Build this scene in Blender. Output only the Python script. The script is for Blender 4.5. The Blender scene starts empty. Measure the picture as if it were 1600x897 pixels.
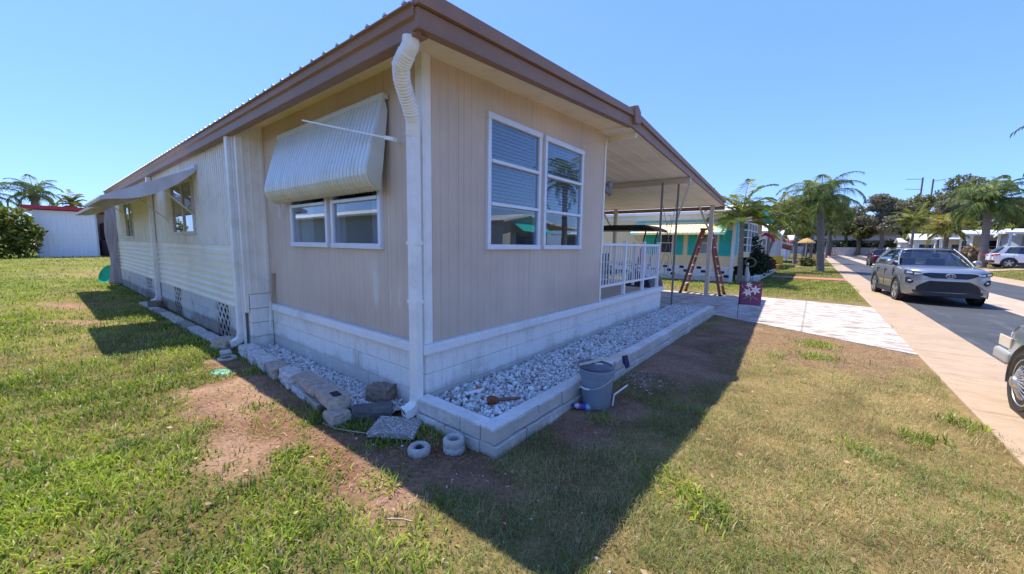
import bpy, bmesh, math, random
import numpy as np
from mathutils import Vector, Matrix
rnd = random.Random(7)
nr = np.random.default_rng(11)
S = bpy.context.scene
COL = S.collection
PI = math.pi
R = math.radians

# ------------------------------------------------------------------ mesh building
class MB:
    def __init__(s): s.V=[]; s.F=[]; s.I=[]
    def add(s, vs, fs, mi=0):
        o=len(s.V); s.V+= [tuple(v) for v in vs]
        for f in fs: s.F.append(tuple(o+i for i in f)); s.I.append(mi)
        return s
    def box(s, x0,y0,z0,x1,y1,z1, mi=0):
        x0,x1=min(x0,x1),max(x0,x1); y0,y1=min(y0,y1),max(y0,y1); z0,z1=min(z0,z1),max(z0,z1)
        return s.add([(x0,y0,z0),(x1,y0,z0),(x1,y1,z0),(x0,y1,z0),(x0,y0,z1),(x1,y0,z1),(x1,y1,z1),(x0,y1,z1)],
          [(0,3,2,1),(4,5,6,7),(0,1,5,4),(1,2,6,5),(2,3,7,6),(3,0,4,7)],mi)
    def obox(s, c, size, rz=0, rx=0, ry=0, mi=0):
        m=Matrix.Translation(c)@Matrix.Rotation(rz,4,'Z')@Matrix.Rotation(ry,4,'Y')@Matrix.Rotation(rx,4,'X')
        a,b,d=[v/2 for v in size]
        vs=[m@Vector(p) for p in [(-a,-b,-d),(a,-b,-d),(a,b,-d),(-a,b,-d),(-a,-b,d),(a,-b,d),(a,b,d),(-a,b,d)]]
        return s.add(vs,[(0,3,2,1),(4,5,6,7),(0,1,5,4),(1,2,6,5),(2,3,7,6),(3,0,4,7)],mi)
    def beam(s, p, q, w, h, mi=0, up=(0,0,1)):
        p,q=Vector(p),Vector(q); d=(q-p).normalized(); u=Vector(up)
        if abs(d.dot(u))>.98: u=Vector((1,0,0))
        a=d.cross(u).normalized()*w/2; b=a.cross(d).normalized()*h/2
        vs=[p-a-b,p+a-b,p+a+b,p-a+b,q-a-b,q+a-b,q+a+b,q-a+b]
        return s.add(vs,[(0,1,2,3),(7,6,5,4),(0,4,5,1),(1,5,6,2),(2,6,7,3),(3,7,4,0)],mi)
    def tube(s, pts, r, n=8, mi=0, cap=True, sx=1.0, ph=0.0):
        pts=[Vector(p) for p in pts]; k=len(pts); rr=r if isinstance(r,(list,tuple)) else [r]*k
        rings=[]; ref=None
        for i,p in enumerate(pts):
            d=(pts[min(i+1,k-1)]-pts[max(i-1,0)]).normalized()
            if ref is None:
                ref=Vector((0,0,1)) if abs(d.z)<.9 else Vector((1,0,0))
            a=d.cross(ref)
            if a.length<1e-5: a=d.orthogonal()
            a.normalize(); b=a.cross(d).normalized(); ref=b
            rings.append([p+(a*math.cos(t)*sx+b*math.sin(t))*rr[i] for t in [2*PI*j/n+ph for j in range(n)]])
        return s.loft(rings,mi,cap)
    def loft(s, rings, mi=0, cap=True, closed=True):
        n=len(rings[0]); vs=[v for r in rings for v in r]; fs=[]
        for i in range(len(rings)-1):
            for j in range(n if closed else n-1):
                a=i*n+j; b=i*n+(j+1)%n
                fs.append((a,a+n,b+n,b))
        if cap:
            fs.append(tuple(range(n))); e=(len(rings)-1)*n; fs.append(tuple(e+j for j in reversed(range(n))))
        return s.add(vs,fs,mi)
    def lathe(s, prof, c=(0,0,0), n=20, mi=0, axis='z', cap=False):
        rings=[]
        for r,h in prof:
            ring=[]
            for j in range(n):
                t=2*PI*j/n; a,b=r*math.cos(t),r*math.sin(t)
                p=(a,b,h) if axis=='z' else ((h,a,b) if axis=='x' else (a,h,-b))
                ring.append((c[0]+p[0],c[1]+p[1],c[2]+p[2]))
            rings.append(ring)
        return s.loft(rings,mi,cap)
    def prism(s, poly, axis, a, b, mi=0):
        def P(p,t): return (t,p[0],p[1]) if axis=='x' else ((p[0],t,p[1]) if axis=='y' else (p[0],p[1],t))
        n=len(poly); vs=[P(p,a) for p in poly]+[P(p,b) for p in poly]
        fs=[tuple(range(n)),tuple(n+j for j in reversed(range(n)))]+[(j,n+j,n+(j+1)%n,(j+1)%n) for j in range(n)]
        return s.add(vs,fs,mi)
    def grid(s, nu, nv, fn, mi=0):
        vs=[fn(i/nu,j/nv) for i in range(nu+1) for j in range(nv+1)]
        fs=[(i*(nv+1)+j,(i+1)*(nv+1)+j,(i+1)*(nv+1)+j+1,i*(nv+1)+j+1) for i in range(nu) for j in range(nv)]
        return s.add(vs,fs,mi)
    def build(s, name, mats, parent=None, bevel=0, smooth=0, solid=0, sub=0, recalc=True):
        me=bpy.data.meshes.new(name)
        off=Vector(parent_world(parent)) if parent is not None else Vector((0,0,0))
        me.from_pydata([(v[0]-off.x,v[1]-off.y,v[2]-off.z) for v in s.V],[],s.F)
        if not isinstance(mats,(list,tuple)): mats=[mats]
        for m in mats: me.materials.append(m)
        if len(mats)>1: me.polygons.foreach_set('material_index',s.I)
        if recalc:
            bm=bmesh.new(); bm.from_mesh(me); bmesh.ops.recalc_face_normals(bm,faces=bm.faces[:]); bm.to_mesh(me); bm.free()
        if smooth:
            me.polygons.foreach_set('use_smooth',[True]*len(me.polygons))
            if smooth<179: me.set_sharp_from_angle(angle=R(smooth))
        me.update()
        o=bpy.data.objects.new(name,me); COL.objects.link(o)
        if parent is not None: o.parent=parent
        if solid:
            md=o.modifiers.new('solid','SOLIDIFY'); md.thickness=solid; md.offset=0
        if bevel:
            md=o.modifiers.new('bevel','BEVEL'); md.width=bevel; md.segments=2; md.limit_method='ANGLE'; md.angle_limit=R(40)
        if sub:
            md=o.modifiers.new('sub','SUBSURF'); md.levels=sub; md.render_levels=sub
        return o

_LOCAL=set()
def parent_world(p):
    q=p
    while q is not None:
        if q.name in _LOCAL: return (0,0,0)
        q=q.parent
    t=Vector((0,0,0)); q=p
    while q is not None: t+=q.location; q=q.parent
    return t

def tag(o, label=None, cat=None, group=None, kind=None):
    if label: o['label']=label
    if cat: o['category']=cat
    if group: o['group']=group
    if kind: o['kind']=kind
    return o
def empty(name, label, cat, loc=(0,0,0), rz=0, group=None, local=False):
    o=bpy.data.objects.new(name,None); COL.objects.link(o); o.location=loc; o.rotation_euler=(0,0,rz)
    o.empty_display_size=.2
    if local: _LOCAL.add(o.name)
    return tag(o,label,cat,group)
def localize(o): _LOCAL.add(o.name); return o
def copy_tree(o, parent=None):
    c=o.copy(); COL.objects.link(c)
    if parent is not None: c.parent=parent
    for ch in [x for x in o.children]: copy_tree(ch,c)
    return c

def np_obj(name, V, F, mats, col=None, smooth=False, parent=None):
    """V (n,3), F (m,k) numpy"""
    me=bpy.data.meshes.new(name); n=len(V); m,k=F.shape
    me.vertices.add(n); me.vertices.foreach_set('co',np.ascontiguousarray(V,dtype=np.float32).ravel())
    me.loops.add(m*k); me.loops.foreach_set('vertex_index',F.astype(np.int32).ravel())
    me.polygons.add(m); me.polygons.foreach_set('loop_start',np.arange(0,m*k,k,dtype=np.int32))
    try: me.polygons.foreach_set('loop_total',np.full(m,k,dtype=np.int32))
    except Exception: pass
    if smooth: me.polygons.foreach_set('use_smooth',np.ones(m,dtype=bool))
    if col is not None:
        a=me.attributes.new('Col','FLOAT_COLOR','POINT')
        c4=np.ones((n,4),dtype=np.float32); c4[:,:3]=col; a.data.foreach_set('color',c4.ravel())
    me.update(calc_edges=True); me.validate()
    for mm in (mats if isinstance(mats,(list,tuple)) else [mats]): me.materials.append(mm)
    o=bpy.data.objects.new(name,me); COL.objects.link(o)
    if parent is not None: o.parent=parent
    return o

# value noise in numpy
_perm=nr.random((256,256)).astype(np.float32)
def vnoise(x,y,s):
    x=np.asarray(x)*s; y=np.asarray(y)*s
    xi=np.floor(x).astype(int); yi=np.floor(y).astype(int); fx=x-xi; fy=y-yi
    fx=fx*fx*(3-2*fx); fy=fy*fy*(3-2*fy)
    g=lambda a,b:_perm[a%256,b%256]
    return (g(xi,yi)*(1-fx)+g(xi+1,yi)*fx)*(1-fy)+(g(xi,yi+1)*(1-fx)+g(xi+1,yi+1)*fx)*fy
def fbm(x,y,s,o=3):
    t=0;a=.5;n=0
    for i in range(o): t=t+a*vnoise(x+17.3*i,y-9.1*i,s*2**i); n+=a; a*=.5
    return t/n
def sst(a,b,x):
    t=np.clip((np.asarray(x,dtype=float)-a)/(b-a),0,1); return t*t*(3-2*t)

# ------------------------------------------------------------------ materials
def newmat(name):
    m=bpy.data.materials.new(name); m.use_nodes=True; nt=m.node_tree; nt.nodes.clear(); return m,nt
def N(nt,t,**k):
    n=nt.nodes.new(t)
    for a,v in k.items(): setattr(n,a,v)
    return n
def out(nt,sh):
    o=N(nt,'ShaderNodeOutputMaterial'); nt.links.new(sh,o.inputs['Surface']); return o
def rgb(c): return (c[0],c[1],c[2],1)
def mixc(nt,fac,a,b,mode='MIX'):
    m=N(nt,'ShaderNodeMix',data_type='RGBA',blend_type=mode)
    if hasattr(fac,'links') or hasattr(fac,'is_linked'): nt.links.new(fac,m.inputs[0])
    else: m.inputs[0].default_value=fac
    for i,v in ((6,a),(7,b)):
        if isinstance(v,(tuple,list)): m.inputs[i].default_value=rgb(v)
        else: nt.links.new(v,m.inputs[i])
    return m.outputs[2]
def ramp(nt,fac,stops):
    r=N(nt,'ShaderNodeValToRGB'); e=r.color_ramp.elements
    while len(e)<len(stops): e.new(.5)
    for k,(p,c) in enumerate(stops):
        e[k].position=p; e[k].color=(c,c,c,1) if isinstance(c,(int,float)) else rgb(c)
    nt.links.new(fac,r.inputs[0]); return r.outputs[0]
def mth(nt,op,a,b=None,c=None):
    m=N(nt,'ShaderNodeMath',operation=op)
    for i,v in enumerate((a,b,c)):
        if v is None: continue
        if isinstance(v,(int,float)): m.inputs[i].default_value=v
        else: nt.links.new(v,m.inputs[i])
    return m.outputs[0]
def coords(nt,stretch=None):
    t=N(nt,'ShaderNodeTexCoord'); v=t.outputs['Object']
    if stretch:
        mp=N(nt,'ShaderNodeMapping'); mp.inputs['Scale'].default_value=stretch; nt.links.new(v,mp.inputs['Vector']); v=mp.outputs[0]
    return v
def noise(nt,vec,scale,detail=4,rough=.6,dist=0):
    n=N(nt,'ShaderNodeTexNoise'); n.inputs['Scale'].default_value=scale; n.inputs['Detail'].default_value=detail
    n.inputs['Roughness'].default_value=rough; n.inputs['Distortion'].default_value=dist
    nt.links.new(vec,n.inputs['Vector']); return n.outputs[0]
def bump(nt,h,strength=.3,dist=.01,nrm=None):
    b=N(nt,'ShaderNodeBump'); b.inputs['Strength'].default_value=strength; b.inputs['Distance'].default_value=dist
    nt.links.new(h,b.inputs['Height'])
    if nrm is not None: nt.links.new(nrm,b.inputs['Normal'])
    return b.outputs[0]
def prin(nt,col,rough=.6,metal=0,spec=.5,nrm=None,coat=0,alpha=None):
    p=N(nt,'ShaderNodeBsdfPrincipled')
    if isinstance(col,(tuple,list)): p.inputs['Base Color'].default_value=rgb(col)
    else: nt.links.new(col,p.inputs['Base Color'])
    if isinstance(rough,(int,float)): p.inputs['Roughness'].default_value=rough
    else: nt.links.new(rough,p.inputs['Roughness'])
    p.inputs['Metallic'].default_value=metal; p.inputs['Specular IOR Level'].default_value=spec
    p.inputs['Coat Weight'].default_value=coat
    if nrm is not None: nt.links.new(nrm,p.inputs['Normal'])
    return p
def pm(name,col,rough=.6,var=.15,scale=5,bmp=.0,bscale=60,bdist=.004,metal=0,spec=.4,stretch=None,dirt=None,dirtamt=.3,dscale=2.5,coat=0):
    m,nt=newmat(name); v=coords(nt,stretch)
    n=noise(nt,v,scale,5,.65)
    a=tuple(max(0,c*(1-var)) for c in col); b=tuple(min(1,c*(1+var)) for c in col)
    c=mixc(nt,ramp(nt,n,[(.3,0.),(.7,1.)]),a,b)
    if dirt is not None:
        d=noise(nt,coords(nt),dscale,6,.7)
        c=mixc(nt,mth(nt,'MULTIPLY',ramp(nt,d,[(.48,0.),(.72,1.)]),dirtamt),c,dirt)
    nrm=None
    if bmp: nrm=bump(nt,noise(nt,coords(nt),bscale,4,.6),bmp,bdist)
    rr=mth(nt,'ADD',mth(nt,'MULTIPLY',n,.2),rough-.1)
    out(nt,prin(nt,c,rr,metal,spec,nrm,coat).outputs[0]); return m
def leafmat(name,trans=.35,rough=.55,spec=.3):
    m,nt=newmat(name); a=N(nt,'ShaderNodeAttribute',attribute_name='Col')
    p=prin(nt,a.outputs['Color'],rough,0,spec)
    t=N(nt,'ShaderNodeBsdfTranslucent'); nt.links.new(a.outputs['Color'],t.inputs['Color'])
    mx=N(nt,'ShaderNodeMixShader'); mx.inputs[0].default_value=trans
    nt.links.new(p.outputs[0],mx.inputs[1]); nt.links.new(t.outputs[0],mx.inputs[2]); out(nt,mx.outputs[0]); return m
def glassmat(name,tint=(.75,.8,.85),f0=.08,rough=.01,gl=(1,1,1)):
    m,nt=newmat(name)
    t=N(nt,'ShaderNodeBsdfTransparent'); t.inputs[0].default_value=rgb(tint)
    g=N(nt,'ShaderNodeBsdfGlossy'); g.inputs['Roughness'].default_value=rough; g.inputs['Color'].default_value=rgb(gl)
    # faint waviness of the pane
    nt.links.new(bump(nt,noise(nt,coords(nt),1.4,1,.5),.05,.02),g.inputs['Normal'])
    lw=N(nt,'ShaderNodeLayerWeight'); lw.inputs[0].default_value=.5
    f=mth(nt,'ADD',mth(nt,'MULTIPLY',mth(nt,'POWER',lw.outputs['Facing'],4.0),1-f0),f0)
    mx=N(nt,'ShaderNodeMixShader'); nt.links.new(f,mx.inputs[0]); nt.links.new(t.outputs[0],mx.inputs[1]); nt.links.new(g.outputs[0],mx.inputs[2])
    out(nt,mx.outputs[0]); return m

def tan_panel(name, axis):
    """grooved tan plywood panels; axis = coordinate running along the wall"""
    m,nt=newmat(name); v=coords(nt); sp=N(nt,'ShaderNodeSeparateXYZ'); nt.links.new(v,sp.inputs[0])
    u=sp.outputs[axis]; z=sp.outputs[2]
    base=(.64,.515,.40)
    big=noise(nt,v,.9,4,.6); fine=noise(nt,coords(nt,(3,3,.22)),9,6,.75)
    c=mixc(nt,ramp(nt,big,[(.3,0.),(.7,1.)]),tuple(k*.85 for k in base),tuple(min(1,k*1.1) for k in base))
    c=mixc(nt,mth(nt,'MULTIPLY',ramp(nt,fine,[(.42,0.),(.75,1.)]),.4),c,(.72,.59,.47))
    # panel grooves 0.1 m apart, wavy depth
    g=mth(nt,'PINGPONG',mth(nt,'ADD',u,20.0),.051)
    groove=ramp(nt,mth(nt,'MULTIPLY',g,19.6),[(0.,1.),(.09,1.),(.15,0.)])
    gm=mth(nt,'MULTIPLY',groove,ramp(nt,noise(nt,coords(nt,(6,6,.4)),1.2,3,.6),[(.3,.25),(.65,1.)]))
    c=mixc(nt,mth(nt,'MULTIPLY',gm,.27),c,(.36,.25,.17))
    # a plywood sheet joint every 1.22 m
    j=mth(nt,'PINGPONG',mth(nt,'ADD',u,20.31 if axis==1 else 20.1),.61)
    jm=ramp(nt,mth(nt,'DIVIDE',j,.61),[(0.,1.),(.008,1.),(.012,0.)])
    c=mixc(nt,mth(nt,'MULTIPLY',jm,.3),c,(.2,.15,.11))
    # dust rising from the ledge
    low=mth(nt,'MULTIPLY',ramp(nt,mth(nt,'DIVIDE',mth(nt,'SUBTRACT',z,.7),.5),[(0.,1.),(1.,0.)]),noise(nt,v,3,5,.7))
    c=mixc(nt,mth(nt,'MULTIPLY',low,.5),c,(.33,.25,.18))
    if axis==0:
        # pale smeared patches of primer near the corner
        box=mth(nt,'MULTIPLY',ramp(nt,mth(nt,'ADD',u,1.2),[(0.06,0.),(.3,1.),(.98,1.),(1.0,.8)]),
                ramp(nt,mth(nt,'SUBTRACT',z,.75),[(0.05,0.),(.28,1.),(.55,1.),(.95,0.)]))
        st=ramp(nt,mth(nt,'ADD',mth(nt,'MULTIPLY',noise(nt,coords(nt,(4.5,4.5,.75)),1.5,4,.6),.8),mth(nt,'MULTIPLY',box,.2)),[(.60,0.),(.72,1.)])
        c=mixc(nt,mth(nt,'MULTIPLY',mth(nt,'MULTIPLY',st,box),.8),c,(.70,.66,.54))
    else:
        # narrow, slightly tilted paler streaks under the windows
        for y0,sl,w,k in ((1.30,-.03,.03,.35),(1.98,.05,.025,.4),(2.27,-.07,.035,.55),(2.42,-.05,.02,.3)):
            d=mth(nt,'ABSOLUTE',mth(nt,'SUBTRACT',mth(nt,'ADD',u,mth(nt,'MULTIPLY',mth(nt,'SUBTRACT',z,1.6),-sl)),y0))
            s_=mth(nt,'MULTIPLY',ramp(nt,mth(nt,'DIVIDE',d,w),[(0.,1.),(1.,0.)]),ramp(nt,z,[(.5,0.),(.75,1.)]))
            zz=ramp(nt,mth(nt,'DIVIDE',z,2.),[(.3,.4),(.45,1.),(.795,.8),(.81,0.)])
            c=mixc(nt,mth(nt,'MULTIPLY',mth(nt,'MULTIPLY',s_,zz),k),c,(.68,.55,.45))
    h=mth(nt,'SUBTRACT',mth(nt,'MULTIPLY',noise(nt,coords(nt,(2.5,2.5,.25)),40,5,.7),.5),mth(nt,'MULTIPLY',groove,1.0))
    out(nt,prin(nt,c,.75,0,.25,bump(nt,h,.35,.003)).outputs[0]); return m

def blockmat(name, base=(.90,.87,.80), worn=(.38,.32,.25), amt=.5):
    m,nt=newmat(name); v=coords(nt)
    n=noise(nt,v,2.2,6,.7); f=noise(nt,v,26,5,.7)
    c=mixc(nt,ramp(nt,f,[(.3,0.),(.7,1.)]),tuple(k*.9 for k in base),base)
    sp=N(nt,'ShaderNodeSeparateXYZ'); nt.links.new(v,sp.inputs[0])
    low=ramp(nt,sp.outputs[2],[(0.,1.),(.20,.95),(.27,.2),(.5,.08)])
    dr=noise(nt,coords(nt,(9,9,1.2)),2.0,5,.7); c=mixc(nt,mth(nt,'MULTIPLY',ramp(nt,dr,[(.52,0.),(.72,1.)]),amt*.55),c,tuple(.5*k+.12 for k in worn))
    w=mth(nt,'ADD',mth(nt,'MULTIPLY',n,.75),mth(nt,'ADD',mth(nt,'MULTIPLY',low,.22),mth(nt,'MULTIPLY',f,.25)))
    c=mixc(nt,mth(nt,'MULTIPLY',ramp(nt,w,[(.55,0.),(.70,1.)]),amt),c,worn)
    h=mth(nt,'ADD',noise(nt,v,60,5,.7),mth(nt,'MULTIPLY',noise(nt,v,16,4,.65),1.3))
    out(nt,prin(nt,c,.85,0,.2,bump(nt,h,.8,.009)).outputs[0]); return m

M={}
def mats():
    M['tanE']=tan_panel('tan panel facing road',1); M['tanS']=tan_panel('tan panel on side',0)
    M['white']=pm('white trim paint',(.84,.82,.76),.5,.06,3,.12,90,dirt=(.38,.33,.26),dirtamt=.3)
    M['whiteclean']=pm('white enamel',(.78,.79,.8),.35,.04,3)
    M['winframe']=pm('white aluminium frame',(.70,.73,.78),.35,.05,4,metal=.1)
    M['soffit']=pm('cream soffit board',(.86,.75,.55),.7,.07,2,.15,50,dirt=(.42,.35,.26),dirtamt=.25)
    M['porchroof']=pm('cream roof pans',(.88,.82,.72),.55,.05,1.2,dirt=(.45,.40,.34),dirtamt=.35,dscale=1.2,stretch=(3,.2,1))
    M['brown']=pm('brown fascia metal',(.27,.155,.095),.5,.12,3,.05,80,spec=.3,dirt=(.36,.23,.15),dirtamt=.3)
    M['rooftop']=pm('galvanised roof sheet',(.45,.44,.43),.4,.1,2,metal=.6)
    M['cream']=pm('cream aluminium siding',(.86,.79,.60),.42,.05,2.5,dirt=(.50,.43,.31),dirtamt=.3,dscale=1.5)
    M['ribbed']=pm('off white ribbed siding',(.84,.80,.70),.45,.06,2.2,dirt=(.45,.40,.32),dirtamt=.35,stretch=(3,3,.4))
    M['block']=blockmat('painted slump block'); M['ledge']=blockmat('painted concrete ledge',(.88,.87,.83),(.42,.36,.29),.4)
    M['blockworn']=blockmat('worn painted block',(.70,.68,.62),(.27,.22,.17),.85)
    M['concrete']=pm('weathered concrete',(.38,.345,.30),.9,.25,9,.6,45,.008,dirt=(.14,.11,.08),dirtamt=.6,dscale=5)
    M['mortar']=pm('painted mortar',(.33,.30,.26),.95,.2,20,.3,80)
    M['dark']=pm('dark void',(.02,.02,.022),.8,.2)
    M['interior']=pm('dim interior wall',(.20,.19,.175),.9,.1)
    M['blind']=pm('white window blind',(.37,.37,.37),.6,.05,2)
    M['curtain']=pm('grey curtain',(.30,.30,.31),.9,.15,4,stretch=(8,8,.3))
    M['pane']=glassmat('window glass',(.80,.86,.90),.075)
    M['carglass']=glassmat('car glass',(.30,.35,.39),.08)
    m,nt=newmat('pale green awning slats'); v=coords(nt); sp=N(nt,'ShaderNodeSeparateXYZ'); nt.links.new(v,sp.inputs[0])
    n=noise(nt,coords(nt,(5,1,1)),2.2,5,.65); c=mixc(nt,ramp(nt,n,[(.3,0.),(.7,1.)]),(.60,.645,.615),(.70,.73,.69))
    rust=mth(nt,'MULTIPLY',ramp(nt,mth(nt,'ADD',mth(nt,'MULTIPLY',mth(nt,'SUBTRACT',sp.outputs[2],2.1),1.5),mth(nt,'MULTIPLY',n,.5)),[(.22,1.),(.75,0.)]),.75)
    c=mixc(nt,rust,c,(.56,.47,.24)); out(nt,prin(nt,c,.3,.1,.5).outputs[0]); M['awn']=m
    M['awnmetal']=pm('greyed awning sheet',(.62,.585,.575),.6,.1,4,dirt=(.30,.25,.22),dirtamt=.4)
    M['alu']=pm('aluminium rod',(.62,.62,.60),.4,.08,8,metal=.5)
    M['steel']=pm('grey steel post',(.22,.20,.20),.5,.15,8)
    M['tanbeam']=pm('tan painted beam',(.58,.50,.41),.6,.08,3)
    M['porchfloor']=pm('carpeted porch floor',(.50,.43,.36),.95,.2,30,.4,150)
    M['black']=pm('black plastic',(.018,.018,.02),.5,.2,10)
    M['rubber']=pm('tyre rubber',(.028,.027,.027),.8,.25,14,.2,90)
    M['chrome']=pm('bright chrome',(.72,.72,.73),.14,.03,5,metal=1)
    M['wood']=pm('weathered board',(.42,.33,.23),.8,.25,6,.3,40,stretch=(6,6,.6))
    M['lightwood']=pm('light pine stick',(.62,.52,.36),.7,.12,9,stretch=(4,.5,4))
    M['asphalt']=None
    M['leaf']=leafmat('leaf tissue'); M['leafdry']=leafmat('dry leaf tissue',.2)
    M['bark']=pm('grey bark',(.17,.14,.115),.95,.3,12,.8,30,.02)
    M['palmbark']=pm('ringed palm bark',(.21,.18,.155),.95,.25,3,.8,18,.03,stretch=(1,1,6))
    M['aqua']=pm('aqua paint',(.03,.50,.46),.5,.07,4); M['aquablue']=pm('blue aqua paint',(.03,.50,.60),.5,.07,4)
    M['yellow']=pm('pale yellow siding',(.84,.65,.37),.6,.05,2,stretch=(4,4,.3))
    M['creamwhite']=pm('warm white siding',(.70,.68,.62),.6,.05,2)
    M['greywall']=pm('pale grey siding',(.55,.56,.57),.6,.05,2)
    M['whiteroof']=pm('white metal roof',(.76,.76,.76),.45,.06,2,metal=.1)
    M['darkwin']=pm('dark window pane',(.03,.035,.04),.08,.2,3,spec=.7)
    M['red']=pm('red painted metal',(.50,.03,.05),.5,.1,4)
mats()
# ------------------------------------------------------------------ ground, paths, grass
CAM=Vector((2.789,-2.222,1.645))
def zg(x,y):
    x=np.asarray(x,dtype=float); y=np.asarray(y,dtype=float)
    return .34*sst(11.8,15.5,x)*sst(8,20,y)+.35*sst(17,32,-x)
DRIVE=[(-9,8.25),(.95,7.98),(2.4,7.25),(4.18,6.30),(4.18,12.45),(2.6,12.75),(1.4,12.75),(.2,12.35),(-9,12.4)]
def in_drive(x,y):
    lo=np.interp(x,[-9,.95,2.4,4.18],[8.25,7.98,7.25,6.30]); hi=np.interp(x,[-9,.2,1.4,2.6,4.18],[12.4,12.35,12.75,12.75,12.45])
    return (x>-9)&(x<4.18)&(y>lo)&(y<hi)
def blob(x,y,cx,cy,rx,ry,rot=0):
    dx=x-cx; dy=y-cy; c,s=math.cos(rot),math.sin(rot)
    return np.clip(1.25-np.sqrt(((dx*c+dy*s)/rx)**2+((-dx*s+dy*c)/ry)**2),0,1)
def fields(x,y):
    n1=fbm(x,y,1.1,4); n2=fbm(x+40,y+13,3.1,3); n3=fbm(x-21,y+5,.45,3)
    dirt=np.maximum.reduce([blob(x,y,-1.4,-1.02,2.0,.74,-.05),blob(x,y,.15,-.85,1.25,.5,-.08),blob(x,y,-3.1,-.75,.9,.35)*.9,
        blob(x,y,.7,-.35,1.0,.55),blob(x,y,1.25,1.1,.5,1.6)*.95,blob(x,y,1.4,4.4,.8,3.4)*.9,blob(x,y,-1.6,-1.35,1.5,.45,.1)*.66])
    mulch=np.maximum(blob(x,y,2.8,6.1,2.1,2.3,-.2),blob(x,y,1.6,4.6,.9,2.6)*.85)
    far=sst(5,9,-x)*blob(x,y,-11,-1.6,8,1.2)*.68
    dirt=np.maximum(dirt,far); 
    dirt=sst(.30,.74,dirt*.85+(n1-.5)*.85+(n2-.5)*.5)
    mulch=sst(.30,.6,mulch*.9+(n1-.5)*.6)
    # lush St Augustine on the left side, dry bermuda on the right
    lush=sst(.25,-.9,x+.55*(y+1.)) if False else sst(2.0,-.3,x+1.1*(y+1.0)+(n1-.5)*1.6)
    lush=lush*(1-.6*blob(x,y,1.2,-.25,.9,.7))
    lush=lush*(.42+.58*sst(.36,.60,n3+.3*(n2-.5)))
    lush=np.where(x<-6,np.clip(.62+1.6*(n3-.45)+.6*sst(-1,-4,y),0,1),lush)
    lush=np.where(y>12.0,.08+.72*sst(12.6,15.5,y+1.5*(n1-.5)),lush); lush=np.where(x>10,.8,lush)
    dry=1-lush
    return dirt,mulch,lush,dry,n1,n2
def build_ground():
    xs=np.unique(np.concatenate([[-900,-500,-250,-150,-100,-70,-55],np.arange(-45,-9,.6),np.arange(-9,6.3,.075),np.arange(6.3,32,.6),[34,38,45,60,90,150,300,600,1000]]))
    ys=np.unique(np.concatenate([[-400,-200,-100,-50,-25,-14,-9,-6,-4],np.arange(-3,9,.075),np.arange(9,70,.5),np.arange(70,150,3),[180,240,350,600,1200]]))
    X,Y=np.meshgrid(xs,ys,indexing='ij'); nx,ny=X.shape
    x=X.ravel(); y=Y.ravel(); dirt,mulch,lush,dry,n1,n2=fields(x,y)
    flat=((x>4.0)&(x<12.2))|in_drive(x,y)
    z=zg(x,y)+np.where(flat,-.012,(fbm(x,y,2.2,3)-.5)*.05*sst(0,1.5,np.minimum(np.abs(x-4.0),3))+.012*(n2-.5))
    z=np.where((x>-18)&(x<.1)&(y>-.2)&(y<7.6),-.02,z)
    soil=np.array([.185,.088,.058]); soil2=np.array([.355,.22,.155]); mul=np.array([.27,.165,.10]); straw=np.array([.25,.18,.085]); green=np.array([.115,.10,.03]); thatch=np.array([.30,.23,.12])
    L=lush[:,None]; c=straw*(1-L)+green*L
    c=np.where((x<-6)[:,None],c*.4+.6*(np.array([.30,.225,.10])*(1-L)+np.array([.20,.225,.04])*L),c)
    c=c*(.62+.75*n2[:,None])
    sq=sst(.32,.68,.6*n1+.4*n2)[:,None]; sc=soil*(1-sq)+soil2*sq
    c=c*(1-mulch[:,None]*.8)+mul*mulch[:,None]*.8
    c=c*(1-dirt[:,None])+sc*dirt[:,None]
    i=np.arange(nx-1)[:,None]*ny+np.arange(ny-1)[None,:]; i=i.ravel()
    F=np.stack([i,i+ny,i+ny+1,i+1],1)
    m,nt=newmat('lawn soil'); a=N(nt,'ShaderNodeAttribute',attribute_name='Col'); v=coords(nt)
    f=noise(nt,v,38,6,.75); g=noise(nt,v,7,4,.6); k=noise(nt,v,1.6,4,.65)
    cc=mixc(nt,ramp(nt,f,[(.32,0.),(.68,1.)]),(.62,.6,.58),(1.32,1.34,1.3)); c2=mixc(nt,1.0,a.outputs['Color'],cc,'MULTIPLY')
    c3=mixc(nt,1.0,c2,mixc(nt,ramp(nt,g,[(.3,0.),(.7,1.)]),(.85,.85,.82),(1.12,1.1,1.05)),'MULTIPLY')
    c4=mixc(nt,1.0,c3,mixc(nt,ramp(nt,k,[(.3,0.),(.7,1.)]),(.9,.88,.82),(1.08,1.1,1.1)),'MULTIPLY')
    h=mth(nt,'ADD',f,mth(nt,'MULTIPLY',g,1.2))
    out(nt,prin(nt,c4,.95,0,.1,bump(nt,h,.8,.025)).outputs[0])
    o=np_obj('ground',np.stack([x,y,z],1),F,m,c,True); tag(o,kind='structure')
build_ground()

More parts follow.
